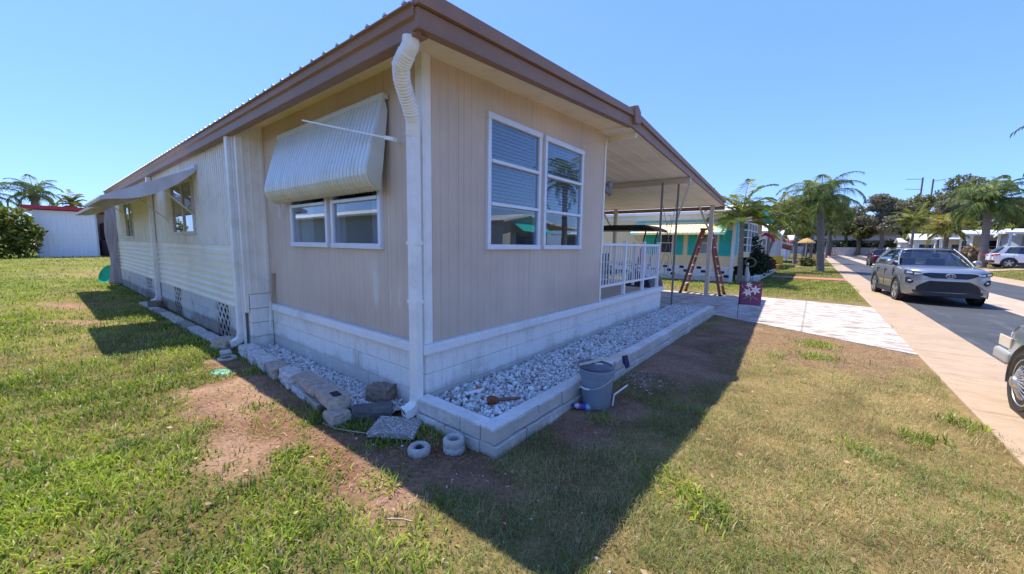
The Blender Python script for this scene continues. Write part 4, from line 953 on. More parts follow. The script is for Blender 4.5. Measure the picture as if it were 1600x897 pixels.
def wheel(parent,x,y,side,r,w,wire=False,spokes=5,paintname='rimsilver'):
    T=MB(); hw=w/2
    T.lathe([(r*.70,-hw*.92),(r*.86,-hw),(r*.955,-hw*.88),(r,-hw*.62),(r,hw*.62),(r*.955,hw*.88),(r*.86,hw),(r*.70,hw*.92)],(x,y,r),36,axis='y'); to=T.build('wheel',M['rubber'],parent,smooth=30)
    s=side; yo=y+s*hw*.80
    D=MB(); D.lathe([(.001,-.02*s),(r*.70,-.02*s)],(x,yo,r),30,axis='y'); D.build('wheel_well_disc',M['black'],to)
    Rm=MB(); Rm.lathe([(r*.725,.016*s),(r*.70,.022*s),(r*.66,.0),(r*.60,-.02*s)],(x,yo,r),36,axis='y')
    if wire:
        Rm.lathe([(r*.60,-.01*s),(r*.57,.01*s),(r*.50,.004*s)],(x,yo,r),36,axis='y')
        for k in range(40):
            a=2*PI*k/40; b=a+(.38 if k%2 else -.38); o1=.012 if k%2 else .03
            Rm.tube([(x+math.cos(b)*r*.20,yo+s*(.045+o1*.5),r+math.sin(b)*r*.20),(x+math.cos(a)*r*.60,yo+s*.004,r+math.sin(a)*r*.60)],.0055,5)
        Rm.lathe([(r*.24,.02*s),(r*.23,.05*s),(r*.17,.065*s),(r*.155,.085*s),(r*.06,.095*s),(.001,.096*s)],(x,yo,r),24,axis='y')
    else:
        for k in range(spokes):
            a=2*PI*k/spokes+.3
            for d in (-.13,.13):
                Rm.beam((x+math.cos(a+d*2.2)*r*.14,yo+s*.012,r+math.sin(a+d*2.2)*r*.14),(x+math.cos(a+d)*r*.67,yo+s*.010,r+math.sin(a+d)*r*.67),.055*r/.35,.022,up=(0,1,0))
        Rm.lathe([(r*.20,.022*s),(r*.10,.03*s),(.001,.03*s)],(x,yo,r),18,axis='y')
    Rm.build('wheel_cover' if wire else 'rim',M['wirerim' if wire else paintname],to,smooth=35)
    return to
def car(name,label,cat,loc,rz,P,pm_,front=False,rear=False,group=None):
    """local +x is forward; P gives the proportions"""
    L,WD,Hh=P['L'],P['W']/2,P['H']; ax0=P['fo']; ax1=ax0+P['wb']; wr=P['wr']; belt=P['belt']; zb=P['zb']; nose=P['nose']; hood=P['hood']; cowl=P['cowl']; boxy=P.get('boxy',3.5)
    e=empty(name,label,cat,loc,rz,group,local=True)
    X=lambda s:L/2-s
    def halfw(s):
        a=min(1,max(s,1e-4)/.30)**(1/boxy); b=min(1,max(L-s,1e-4)/.34)**(1/boxy); return WD*a*b
    def ztop(s):
        pts=P['top']; return float(np.interp(s,[p[0] for p in pts],[p[1] for p in pts]))
    B=MB(); rings=[]
    ss=[.003,.012,.035,.08,.15,.25,.4,.6,.9,1.1,1.3,1.7,2.1,2.6,3.1,3.5,3.9,L-.5,L-.32,L-.2,L-.1,L-.04,L-.012,L-.003]
    for s in ss:
        w=halfw(s); t=ztop(s); z0=zb+.10*max(0,1-s/.25)+.16*max(0,1-(L-s)/.45); mid=z0+(t-z0)*.52
        half=[(w*.80,z0),(w*.955,z0+.05),(w*.985,z0+.16),(w,mid),(w*.985,mid+(t-mid)*.35),(w*.965,mid+(t-mid)*.7),(w*.93,t-.035),(w*.86,t-.008),(w*.6,t+.012),(w*.25,t+.022)]
        rings.append([(X(s),-a,b) for a,b in half]+[(X(s),a,b) for a,b in reversed(half)])
    B.loft(rings); B.build('body',M[pm_],e,smooth=32)
    # cabin: glass shell, roof skin and pillars
    bw=WD*.90; rw=P['rw']; g=P['cab']  # g: windscreen base s, roof front s, roof rear s, rear glass base s
    zB=belt-.01; zR=Hh-.035
    def cp(u):  # u 0..1 from sill to roof on the side; returns w,z
        return (bw+(rw-bw)*u-.03*math.sin(u*PI)*-1, zB+(zR-zB)*u)
    Gm=MB(); n=8
    def sec(sB,sR,v):  # lateral bow of screens
        return None
    def screen(sB,sR,bow,name_):
        m_=MB()
        def f(a,b):
            y=(a*2-1); wB,wR=bw*.93,rw*.95; w=wB+(wR-wB)*b
            s=sB+(sR-sB)*b; s+= bow*(y*y)
            return (X(s),y*w,zB+(zR-.02-zB)*b+.012*math.sin(b*PI))
        m_.grid(10,6,f); o=m_.build(name_,M['carglass'],e,smooth=180); return o
    screen(g[0],g[1],.16,'windscreen'); screen(g[3],g[2],-.10,'rear_window')
    for sg in (-1,1):
        m_=MB(); pts=[(g[0]+.22,0),(g[1]+.16,1),(g[2]-.12,1),(g[3]-.16,0)]
        def f(a,b):
            s=(pts[0][0]+(pts[3][0]-pts[0][0])*a)*(1-b)+(pts[1][0]+(pts[2][0]-pts[1][0])*a)*b; w,z=cp(b*.97); return (X(s),sg*(w-.012),z)
        m_.grid(10,5,f); m_.build('side_window',M['carglass'],e,smooth=180)
        pl=MB()
        def pil(s0,s1,wd,th=.03,k=5,dw=0.0):
            pts_=[]
            for i in range(k+1):
                b=i/k; w,z=cp(b); pts_.append((X(s0+(s1-s0)*b),sg*(w+dw),z))
            for a_,b_ in zip(pts_,pts_[1:]): pl.beam(a_,b_,wd,th,up=(0,1,0))
        pil(g[0]+.15,g[1]+.13,.075); 
        pil(g[3]-.13,g[2]-.10,P.get('cp',.16),.02)
        po=pl.build('pillar',M[pm_],e,bevel=.006)
        bp=MB(); s_b=P['bp']; 
        for i in range(5):
            b0,b1=i/5,(i+1)/5; w0,z0=cp(b0); w1,z1=cp(b1); bp.beam((X(s_b+.05*b0),sg*(w0-.004),z0),(X(s_b+.05*b1),sg*(w1-.004),z1),.10,.02,up=(0,1,0))
        bp.build('door_pillar',M['black'],e)
        tr=MB(); tr.box(X(g[0]+.3),sg*(bw-.005),zB-.02,X(g[3]-.1),sg*(bw+.015),zB+.012); tr.build('window_trim',M['black' if not P.get('chrome') else 'chrome'],e)
        # doors: handles and shut lines, arches, sill
        for s_ in P['handles']:
            h=MB(); w=halfw(s_)*.985; h.obox((X(s_),sg*(w+.008),belt-.14),(.2,.03,.035)); h.build('door_handle',M[pm_],e,bevel=.008)
        for s_ in P['shut']:
            h=MB(); w=halfw(s_); h.box(X(s_)-.004,sg*(w-.06),zb+.2,X(s_)+.004,sg*(w+.0008),belt-.12); h.build('door_seam',M['black'],e)
        for s_ in (ax0,ax1):
            w=halfw(s_); a_=MB(); seg=18; r0,r1=wr*1.10,wr*1.10+P.get('clad',.075)
            inn=[];outr=[]
            for i in range(seg+1):
                t=R(-14)+R(208)*i/seg
                ri=[(X(s_)+math.cos(t)*rr,sg*(w+dy),wr+math.sin(t)*rr) for rr,dy in ((r0,-.10),(r0,.022),(r1,.016),(r1,-.05))]
                inn.append(ri)
            a_.loft(inn); a_.build('wheel_arch',M['clad' if not P.get('chrome') else 'chrome'],e,smooth=30)
            d_=MB(); d_.lathe([(.001,0),(r0+.004,0)],(X(s_),sg*(w+.006),wr),30,axis='y'); d_.build('wheel_housing',M['black'],e)
        if P.get('clad',.075)>.03:
            h=MB(); w=WD; h.box(X(ax0+wr*1.2),sg*(w-.08),zb-.03,X(ax1-wr*1.2),sg*(w+.012),zb+.17); h.build('sill_cladding',M['clad'],e,bevel=.02)
        # mirror
        h=MB(); mx,mz=X(g[0]+.45),belt+.03; h.tube([(mx-.05,sg*(bw+.10),mz+.075),(mx,sg*(bw+.13),mz+.08),(mx+.04,sg*(bw+.14),mz+.075)],[.075,.09,.055],12); h.V=[(v[0],sg*(bw+.03)+(v[1]-sg*(bw+.03))*1.25,v[2]) for v in h.V]
        mo=h.build('door_mirror',M[pm_],e,smooth=60)
        h=MB(); h.beam((mx,sg*(bw-.01),belt+.02),(mx,sg*(bw+.09),belt+.06),.07,.05); h.build('mirror_arm',M['black'],mo)
        for s_ in (ax0,ax1): wheel(e,X(s_),sg*(halfw(s_)-.10),sg,wr,.225,P.get('wire',False))
    # roof skin
    rf=MB()
    def rfn(a,b):
        s=g[1]-.02+(g[2]+.04-g[1])*a; y=b*2-1; z=Hh+.0-.045*y**4-.035*(abs(a-.45)*2)**2.5; return (X(s+.09*y*y*(1 if a<.3 else 0)*(1-a/.3 if a<.3 else 0)),y*(rw+.012)*(1-.02*abs(a-.5)),z)
    rf.grid(12,12,rfn); rf.build('roof_panel',M[pm_],e,smooth=180,solid=.03)
    if P.get('rails'):
        for sg in (-1,1):
            h=MB(); h.tube([(X(g[1]+.25),sg*(rw-.04),Hh-.035),(X(g[1]+.4),sg*(rw-.04),Hh+.025),(X(g[2]-.4),sg*(rw-.04),Hh+.025),(X(g[2]-.2),sg*(rw-.04),Hh-.035)],.016,6); h.build('roof_rail',M['black'],e)
    # interior block so the cabin is not empty
    I=MB(); I.box(X(g[0]+.5),-bw*.8,belt-.35,X(g[0]+.25),bw*.8,belt+.0)
    for sy in (-.36,.36):
        I.box(X(P['bp']+.25),sy-.22,belt-.4,X(P['bp']+.1),sy+.22,belt+.22); I.box(X(P['bp']+.22),sy-.10,belt+.25,X(P['bp']+.14),sy+.10,belt+.40)
    I.build('seats',M['black'],e,bevel=.03)
    fx=lambda y: L/2-.30*(min(abs(y)/WD,.999))**boxy
    def patch(name_,y0,y1,zlo,zhi,mat,proud=.012,n=48,depth=.08,parent=None,up=lambda z:z+max(0,min(.07,(z-.42)*.35))):
        m_=MB(); rings=[]
        for i in range(n+1):
            y=y0+(y1-y0)*i/n; a,b=up(zlo(y)),up(zhi(y)); x=fx(y)+proud; rings.append([(x,y,a),(x-.003,y,b),(x-depth,y,b),(x-depth,y,a)])
        m_.loft(rings); return m_.build(name_,M[mat],parent or e,smooth=30)
    return e,X,halfw,fx,patch
SUVP=dict(L=4.60,W=1.86,H=1.69,fo=.93,wb=2.69,wr=.36,belt=1.13,zb=.24,nose=.9,hood=1.0,cowl=1.1,top=[(0,.93),(.05,1.0),(.16,1.055),(.6,1.10),(1.2,1.13),(1.5,1.14),(3.8,1.15),(4.4,1.10),(4.6,1.0)],rw=.60,cab=(1.12,1.98,3.75,4.30),bp=2.45,handles=(2.30,3.25),shut=(1.42,2.42,3.42),rails=True,boxy=3.2)
e,X,hw,fx,patch=car('parked_car','silver compact SUV facing the camera, parked with two wheels on the pavement edge','car',(5.72,16.75,.004),R(-84.5),SUVP,'silver')
lin=lambda a,b,c,d:(lambda y: float(np.interp(abs(y),[a,b],[c,d])))
pw=lambda pts:(lambda y: float(np.interp(abs(y),[p[0] for p in pts],[p[1] for p in pts])))
gr=patch('upper_grille',-.60,.60,pw([(0,.735),(.36,.735),(.60,.84)]),pw([(0,.895),(.42,.895),(.60,.86)]),'black',.014)
for k in range(4):
    z=.755+k*.034; patch('grille_bar',-.40-.03*k,.40+.03*k,lambda y,z=z:z,lambda y,z=z:z+.01,'darklamp',.022,depth=.03,parent=gr)
patch('grille_brow',-.62,.62,pw([(0,.900),(.44,.900),(.62,.868)]),pw([(0,.918),(.46,.918),(.62,.89)]),'chrome',.020,depth=.05)
patch('bumper_bar',-.80,.80,pw([(0,.665),(.40,.665),(.62,.56),(.80,.47)]),pw([(0,.730),(.38,.730),(.62,.64),(.80,.50)]),'silver',.030)
lg=patch('lower_grille',-.66,.66,pw([(0,.40),(.50,.40),(.66,.42)]),pw([(0,.655),(.40,.655),(.60,.55),(.66,.50)]),'black',.010)
patch('skid_plate',-.72,.72,pw([(0,.285),(.5,.285),(.72,.36)]),pw([(0,.385),(.52,.385),(.72,.43)]),'clad',.028)
for sg in (-1,1):
    a,b=(.50,.895) if sg>0 else (-.895,-.50)
    hl=patch('headlight',a,b,pw([(.50,.845),(.70,.80),(.895,.835)]),pw([(.50,.885),(.70,.915),(.895,.945)]),'darklamp',.012,10,.10)
    a,b=(.56,.72) if sg>0 else (-.72,-.56); patch('lamp_unit',a,b,pw([(.56,.845),(.72,.825)]),pw([(.56,.878),(.72,.885)]),'lampglass',.018,6,.05,hl)
    a,b=(.76,.87) if sg>0 else (-.87,-.76); patch('lamp_unit',a,b,pw([(.76,.85),(.87,.86)]),pw([(.76,.90),(.87,.915)]),'lampglass',.018,6,.05,hl)
    a,b=(.72,.875) if sg>0 else (-.875,-.72); fg=patch('fog_lamp_recess',a,b,pw([(.72,.60),(.78,.56),(.875,.60)]),pw([(.72,.63),(.80,.72),(.875,.73)]),'black',.010,8)
    a,b=(.765,.83) if sg>0 else (-.83,-.765); patch('fog_lamp',a,b,lambda y:.62,lambda y:.665,'lampglass',.016,4,.04,fg)
em=MB()
def ell(ry,rz,cy=0,cz_=0,t=.011):
    em.tube([(fx(0)+.034,cy+ry*math.cos(k/24*2*PI),.885+cz_+rz*math.sin(k/24*2*PI)) for k in range(25)],t,6,cap=False)
ell(.095,.064); ell(.038,.060,0,0,.008); ell(.070,.028,0,.030,.008); em.build('emblem',M['rimsilver'],e,smooth=60)
for sg in (-1,1):
    w=MB(); w.tube([(X(1.14),sg*.55,1.115),(X(1.22),sg*.2,1.16),(X(1.25),-sg*.1,1.175)],.008,6); w.build('wiper',M['black'],e)
h=MB(); h.tube([(X(1.35),-.79,1.07),(X(1.3),-.6,1.09)],.006,5); 
# white compact SUV, tail towards the road
P2=dict(SUVP); P2.update(L=4.26,W=1.78,H=1.66,fo=.85,wb=2.55,wr=.345,belt=1.06,top=[(0,.8),(.08,.9),(.3,.96),(.9,1.03),(1.4,1.06),(3.6,1.10),(4.1,1.08),(4.26,1.0)],cab=(1.05,1.85,3.55,4.02),bp=2.3,handles=(2.2,3.05),shut=(1.35,2.3,3.2),rails=False,cp=.24,boxy=4)
yz=float(zg(15.7,45.6))
e2,X2,hw2,fx2,_=car('parked_car','white compact SUV parked tail outward on a driveway across the road','car',(15.75,45.6,yz+.03),R(4),P2,'carwhite')
for sg in (-1,1):
    t=MB(); t.tube([(X2(4.26)+.05,sg*.66,.86),(X2(4.26)+.02,sg*.70,.93),(X2(4.26)+.13,sg*.80,1.0),(X2(4.26)+.36,sg*.855,1.02)],[.05,.075,.075,.04],8); t.build('tail_light',M['tail'],e2,smooth=60)
t=MB(); t.box(X2(4.26)-.02,-.72,.36,X2(4.0),.72,.56); t.build('rear_bumper',M['clad'],e2,bevel=.03)
t=MB(); t.obox((X2(4.26)-.008,0,.90),(.02,.26,.05)); t.build('rear_badge',M['black'],e2,bevel=.008)
t=MB(); t.box(X2(4.26)-.012,-.26,.68,X2(4.26)+.02,.26,.80); t.build('number_plate',M['whiteclean'],e2,bevel=.008)
# maroon car further along the road, tail towards us
e3,X3,hw3,fx3,_=car('parked_car','dark maroon car with red tail lights parked on the road beyond the silver SUV','car',(7.9,50,.004),R(90),dict(P2,H=1.62),'maroon')
for sg in (-1,1):
    t=MB(); t.tube([(X3(4.26)+.04,sg*.60,.90),(X3(4.26)+.04,sg*.70,.93),(X3(4.26)+.16,sg*.80,.97)],[.05,.07,.05],8); t.build('tail_light',M['tail'],e3,smooth=60)
# pale older saloon at the right edge with wire wheel covers
P4=dict(L=5.0,W=1.80,H=1.40,fo=.86,wb=2.78,wr=.325,belt=.93,zb=.22,nose=.8,hood=.9,cowl=.93,top=[(0,.74),(.03,.80),(.12,.845),(.5,.875),(1.3,.915),(1.6,.93),(3.6,.94),(4.9,.92),(5.0,.86)],rw=.58,cab=(1.45,2.15,3.35,3.95),bp=2.6,handles=(2.4,3.4),shut=(1.6,2.55,3.5),rails=False,cp=.34,boxy=7,chrome=True,clad=.022,wire=True)
e4,X4,hw4,fx4,patch4=car('parked_car','pale blue grey older saloon with wire wheel covers cut by the right edge','car',(5.42,2.20,.012),R(90),P4,'paleblue')
M['bumper']=pm('dull pale bumper',(.34,.34,.33),.4,.06,5)
def patch_b(n_,y0,y1,z0,z1,mat,pr=.02,d=.1):
    m_=MB(); rings=[]
    for i in range(21):
        y=y0+(y1-y0)*i/20; x=fx4(y)+pr; rings.append([(x,y,z0),(x,y,z1),(x-d,y,z1),(x-d,y,z0)])
    m_.loft(rings); return m_.build(n_,M[mat],e4,smooth=30,bevel=.006)
patch_b('front_bumper',-.895,.895,.40,.555,'bumper',.085,.14); patch_b('grille',-.36,.36,.58,.76,'chrome',.012)
for sg in (-1,1): patch_b('headlight',sg*.42 if sg>0 else -.84,sg*.84 if sg>0 else -.42,.60,.74,'lampglass',.010)
for sg in (-1,1):
    t=MB(); t.box(X4(.10),sg*.885,.575,X4(.42),sg*.903,.70); t.build('corner_lamp',pm('pale amber lens',(.62,.50,.36),.2,.08,9),e4,bevel=.01)
    t=MB(); t.box(X4(.05),sg*.84,.41,X4(.48),sg*.925,.55); t.build('bumper_end',M['bumper'],e4,bevel=.03)
    t=MB(); t.box(X4(1.25),sg*.895,.50,X4(3.2),sg*.908,.53); t.build('side_moulding',M['chrome'],e4,bevel=.006)
# golf cart parked under the carport behind the porch rail
GC=empty('golf_cart','dark golf cart with black canopy parked under the carport behind the porch railing','golf cart',(-2.3,9.5,0))
g=MB(); g.prism([(-3.45,2.14),(-3.4,2.21),(-2.2,2.26),(-1.15,2.25),(-.88,2.14),(-.86,2.06),(-1.0,2.09),(-3.4,2.11)],'y',8.86,10.1); g.build('canopy',M['black'],GC,bevel=.03,smooth=40)
for x0,x1,nm in ((-1.12,-1.35,'canopy_post'),(-3.2,-3.1,'canopy_post')):
    for y in (8.95,10.0): b=MB(); b.tube([(x0,y,2.08),(x1+ (x1-x0)*.2,y,.75)],.022,8); b.build(nm,M['black'],GC)
g=MB(); g.prism([(-3.5,.35),(-3.5,.75),(-2.75,.80),(-2.7,.45),(-1.75,.42),(-1.55,.85),(-1.3,.92),(-.95,.70),(-.86,.38),(-1.0,.30),(-3.4,.30)],'y',8.92,10.04); g.build('cart_body',pm('dark blue cart body',(.02,.03,.07),.3,.1,4,coat=.5),GC,bevel=.03)
for y in (9.22,9.74):
    b=MB(); b.obox((-2.35,y,.80),(.5,.46,.12)); b.build('seat',M['black'],GC,bevel=.03)
    b=MB(); b.obox((-2.68,y,1.12),(.10,.46,.52),0,0,R(-8)); b.build('seat_back',pm('dark slate vinyl',(.05,.055,.075),.5),GC,bevel=.03)
for x in (-1.25,-3.1):
    for y,sg in ((8.93,-1),(10.03,1)): wheel(GC,x,y,sg,.23,.18,False,6)
b=MB(); b.tube([(-1.62+.10*math.cos(t),9.22+.16*math.sin(t),1.05-.13*math.cos(t)) for t in [k/20*2*PI for k in range(21)]],.012,6,cap=False); b.tube([(-1.62,9.22,1.05),(-1.4,9.22,.85)],.015,6); b.build('steering_wheel',M['black'],GC,smooth=60)
mb=MB(); mb.prism([(0,0),(.20,-.02),(.10,.42)],'y',0,.012); o=mb.build('safety_pennant',pm('orange pennant',(.75,.16,.08),.6)); o.location=(-.62,7.02,1.18); tag(o,'small orange triangular pennant hanging behind the porch railing','pennant')
mb=MB(); mb.tube([(-.53,7.03,.9),(-.52,7.03,1.72)],.005,6); tag(mb.build('pennant_rod',M['alu']),'thin upright rod carrying the orange pennant behind the railing','rod')
# ------------------------------------------------------------------ palms, trees, shrubs
def frond_mesh(o_list, base, az, e0, L, droop, nl, ll, lw, c0, c1, stiff=.5, twist=0, vee=.6):
    """append leaflets (V,C) and return rachis points"""
    m=12; P=[np.array(base,float)]; T=[]
    for i in range(m):
        t=i/m; e=e0-droop*t**1.5; d=np.array([math.cos(az)*math.cos(e),math.sin(az)*math.cos(e),math.sin(e)]); T.append(d); P.append(P[-1]+d*L/m)
    P=np.array(P); T.append(T[-1]); T=np.array(T)
    for i in range(nl):
        t=.14+.85*(i+rnd.random()*.7)/nl; k=min(int(t*m),m-1); f=t*m-k; p=P[k]*(1-f)+P[k+1]*f; d=T[k]
        side=np.array([-math.sin(az),math.cos(az),0]); up=np.cross(d,side)*-1; up=up if up[2]>0 else -up
        env=math.sin(min(1,t*1.15+.12)*PI)**.6
        l=ll*(.35+.65*env)*rnd.uniform(.8,1.15)
        for s in (-1,1):
            v=side*s*rnd.uniform(.75,1)+d*rnd.uniform(.45,.8)+up*vee*rnd.uniform(.3,1)*stiff+np.array([0,0,-(1-stiff)*rnd.uniform(.1,.9)]); v/=np.linalg.norm(v)
            g=np.array([0,0,-(1-stiff)*1.2]); v2=v+g; v2/=np.linalg.norm(v2)
            w=np.cross(v,d+np.array([0,0,.3])); w/=np.linalg.norm(w)+1e-6; w=w*lw*.5
            a=p; b=p+v*l*.5; c=b+v2*l*.5
            q=rnd.random(); col=np.array(c0)*(1-q)+np.array(c1)*q
            o_list.append((np.array([a-w*.5,a+w*.5,b-w,b+w,c-w*.12,c+w*.12]),col))
    return P
def palm(name,label,loc,h,r0,r1,nf,L,kind='queen',lean=(0,0),seed=1,group=None,nl=26,lw=None,ll=None,cols=None,crown_r=.0,base_flare=1.35):
    global rnd
    keep=rnd; rnd=random.Random(seed)
    x,y=loc; z=float(zg(x,y)); root=empty(name,label,'palm tree',(x,y,z),0,group,local=True)
    P=[(lean[0]*t**1.4*h,lean[1]*t**1.4*h,-.1+(h+.1)*t) for t in [i/14 for i in range(15)]]
    rr=[(r0*base_flare if i==0 else r0+(r1-r0)*(i/14))*(1+.05*((i%2)*2-1)) for i in range(15)]
    tb=MB(); tb.tube(P,rr,12); tb.build('trunk',M['palmbark'],root,smooth=50)
    top=np.array(P[-1])
    if kind=='queen': c0,c1=(.075,.125,.035),(.23,.28,.07); elev=(1.30,-.30); dr=(1.5,2.6); stiff=.10
    elif kind=='stiff': c0,c1=(.10,.16,.02),(.30,.30,.035); elev=(1.45,-.1); dr=(1.0,2.1); stiff=.62
    else: c0,c1=(.07,.11,.025),(.19,.20,.05); elev=(1.3,-.4); dr=(.9,1.6); stiff=.4
    if cols: c0,c1=cols
    lw=lw or .035; ll=ll or L*.28
    Ls=[]; rk=MB()
    for i in range(nf):
        u=(i+.5)/nf; az=i*2.39996+rnd.uniform(-.3,.3); e=elev[0]+(elev[1]-elev[0])*u**1.15+rnd.uniform(-.12,.12); d=dr[0]+(dr[1]-dr[0])*rnd.random()
        R_=frond_mesh(Ls,top+np.array([0,0,.25*(1-u)]),az,e,L*rnd.uniform(.82,1.08),d,nl,ll,lw,c0,c1,stiff)
        rk.tube([tuple(p) for p in R_[::2]],[.028*(L/2.6)*(1-.8*k/(len(R_[::2])-1)) for k in range(len(R_[::2]))],5)
    V=np.concatenate([q[0] for q in Ls]); C=np.repeat(np.array([q[1] for q in Ls]),6,0); n=len(Ls); k=np.arange(n)[:,None]*6
    F=np.concatenate([k+np.array([[0,1,3,2]]),k+np.array([[2,3,5,4]])])
    cr=np_obj('crown',V,F,M['leaf'],C,parent=root)
    rk.build('frond_stem',pm('frond stem',(.17,.19,.06),.6,.2,5) if 'fs' not in M else M['fs'],root,smooth=60)
    if kind!='stiff':
        b=MB(); b.tube([tuple(top-np.array([0,0,.55])),tuple(top-np.array([0,0,.2])),tuple(top+np.array([0,0,.15]))],[r1*1.05,r1*1.7,r1*.9],10); b.build('boot_sheath',M['bark'],root,smooth=50)
    else:
        b=MB(); b.tube([tuple(top-np.array([0,0,.15])),tuple(top+np.array([0,0,.1])),tuple(top+np.array([0,0,.6]))],[r1*1.05,r1*1.15,r1*.6],10); b.build('crownshaft',pm('green crownshaft',(.13,.20,.05),.4,.15,6),root,smooth=50)
    rnd=keep; return root
M['fs']=pm('frond stem',(.17,.19,.06),.6,.2,5)
palm('palm_tree','tall queen palm with thick grey trunk beside the pavement, drooping feathery crown',(3.15,33.0),4.9,.23,.20,34,3.2,'queen',(-.08,0),3,nl=50,lw=.045,ll=.95)
palm('palm_tree','bright yellow green palm standing at the corner of the yellow house behind the garden flag',(.22,17.5),2.75,.11,.085,18,1.9,'stiff',(-.03,0),5,nl=36,lw=.045,ll=.62)
palm('palm_tree','leaning slim palm with a dark curved trunk past the yellow house',(-.05,30.0),3.7,.13,.09,15,2.0,'mid',(.24,.0),8,nl=24,lw=.07,ll=.6,cols=((.07,.11,.02),(.24,.25,.035)))
palm('palm_tree','queen palm on the right side lawn with pale straight trunk in front of white houses',(13.8,47.3),5.2,.27,.22,32,3.4,'queen',(-.02,0),13,nl=46,lw=.07,ll=.95)
palm('palm_tree','nearest palm on the right whose frond tips just enter the picture',(10.45,20.0),5.75,.22,.18,20,2.75,'queen',(0,0),21,nl=32,lw=.05,ll=.75)
for i,(x,y,h,L,k,sd,lab) in enumerate(((2.4,52,4.6,2.8,'mid',31,'pale green palm behind the tall queen palm trunk'),(1.2,46,3.9,2.4,'mid',33,'low spreading palm left of the tall queen palm'),(4.3,84,6.0,3.6,'mid',35,'distant light green palm just right of the tall queen palm trunk'),
        (12.9,72,5.2,3.2,'mid',37,'yellow green palm over the maroon car'),(13.8,60,3.6,2.6,'mid',39,'small golden palm left of the white bungalows across the road'),(15.0,66,3.8,2.6,'mid',41,'small palm with orange yellow dead fronds across the road'),(16.3,78,4.6,2.8,'mid',43,'small palm with thin trunk behind the silver SUV roof'))):
    palm('palm_tree',lab,(x,y),h,.17,.13,22,L,k,(0,0),sd,nl=30,lw=.08,ll=.75,cols=((.08,.12,.02),(.27,.26,.05)) if i!=4 and i!=5 else ((.13,.15,.03),(.40,.31,.06)))
palm('palm_tree','queen palm rising behind the white shed with red roof edge',(-52,-1.75),5.0,.28,.22,20,2.3,'queen',(0,0),51,nl=40,lw=.045,ll=.75)
palm('palm_tree','palm at the far left edge whose drooping fronds enter the picture',(-52,-4.3),4.6,.26,.2,18,2.6,'queen',(0,0),53,nl=40,lw=.045,ll=.75)
palm('palm_tree','short spiky palm top showing over the red shed roof',(-41,-.10),3.6,.16,.12,14,1.1,'stiff',(0,0),55,nl=18,lw=.08,ll=.4)

def leafcloud(blobs,n,size,c0,c1,seed,shell=.55,flat=0):
    g=np.random.default_rng(seed); B=np.array(blobs,float); w=B[:,3]*B[:,4]*B[:,5]; w=w**.72; k=g.choice(len(B),n,p=w/w.sum())
    d=g.normal(size=(n,3)); d/=np.linalg.norm(d,axis=1)[:,None]; r=(shell+(1-shell)*g.random(n))**(.8)
    c=B[k,:3]+d*r[:,None]*B[k,3:6]*(.85+.3*g.random((n,1)))
    nz=fbm(c[:,0]*.9+c[:,2]*.7,c[:,1]*.9-c[:,2]*.5,1.2/ max(.5,size*2.2),2); keep=nz>.30; c=c[keep]; k=k[keep]; n=len(c)
    nm=g.normal(size=(n,3))+np.array([0,0,.6]); nm/=np.linalg.norm(nm,axis=1)[:,None]
    a=np.cross(nm,g.normal(size=(n,3))); a/=np.linalg.norm(a,axis=1)[:,None]; b=np.cross(nm,a)
    s=size*(.5+g.random((n,1)))
    V=np.stack([c-a*s,c+b*s*.45-a*s*.1,c+a*s,c-b*s*.45+a*s*.1],1).reshape(-1,3); F=np.arange(n*4).reshape(n,4)
    t=np.clip(g.random((n,1))*.75+.25*((k*7919)%13/13.)[:,None],0,1); C=np.array(c0)*(1-t)+np.array(c1)*t
    return V,F,np.repeat(C,4,0)
def tree(name,label,loc,h,blobs,n,size,c0,c1,seed,trunk=.35,cat='tree',group=None,crown='crown',limbs=6):
    x,y=loc; z=float(zg(x,y)); root=empty(name,label,cat,(x,y,z),0,group,local=True)
    V,F,C=leafcloud(blobs,n,size,c0,c1,seed); np_obj(crown,V,F,M['leaf'],C,parent=root)
    g=random.Random(seed); t=MB(); hs=min(b[2]-b[5]*.3 for b in blobs)
    t.tube([(0,0,-.2),(.03*h,0,hs*.5),(0,.02*h,hs)],[trunk*1.25,trunk*.85,trunk*.7],9)
    for b in sorted(blobs,key=lambda b:-b[3])[:limbs]:
        t.tube([(0,.02*h,hs*.85),(b[0]*.45,b[1]*.45,hs+(b[2]-hs)*.45),(b[0]*.9,b[1]*.9,b[2])],[trunk*.55,trunk*.35,trunk*.12],6)
    t.build('trunk',M['bark'],root,smooth=50); return root
def oakblobs(w,h,seed,n=13,lo=.35):
    g=random.Random(seed); L=[]
    for i in range(n):
        a=g.uniform(0,2*PI); r=g.uniform(0,.75)*w; zz=h*(lo+(1-lo)*g.uniform(.1,.86))*(1-.18*(r/w)); s=g.uniform(.22,.38)*w
        L.append((r*math.cos(a),r*math.sin(a)*.7,zz,s,s*.8,s*g.uniform(.5,.75)))
    return L
OAK=((.07,.085,.03),(.25,.25,.09)); MOSS=((.14,.125,.085),(.36,.33,.22)); LIME=((.10,.16,.025),(.33,.36,.06))
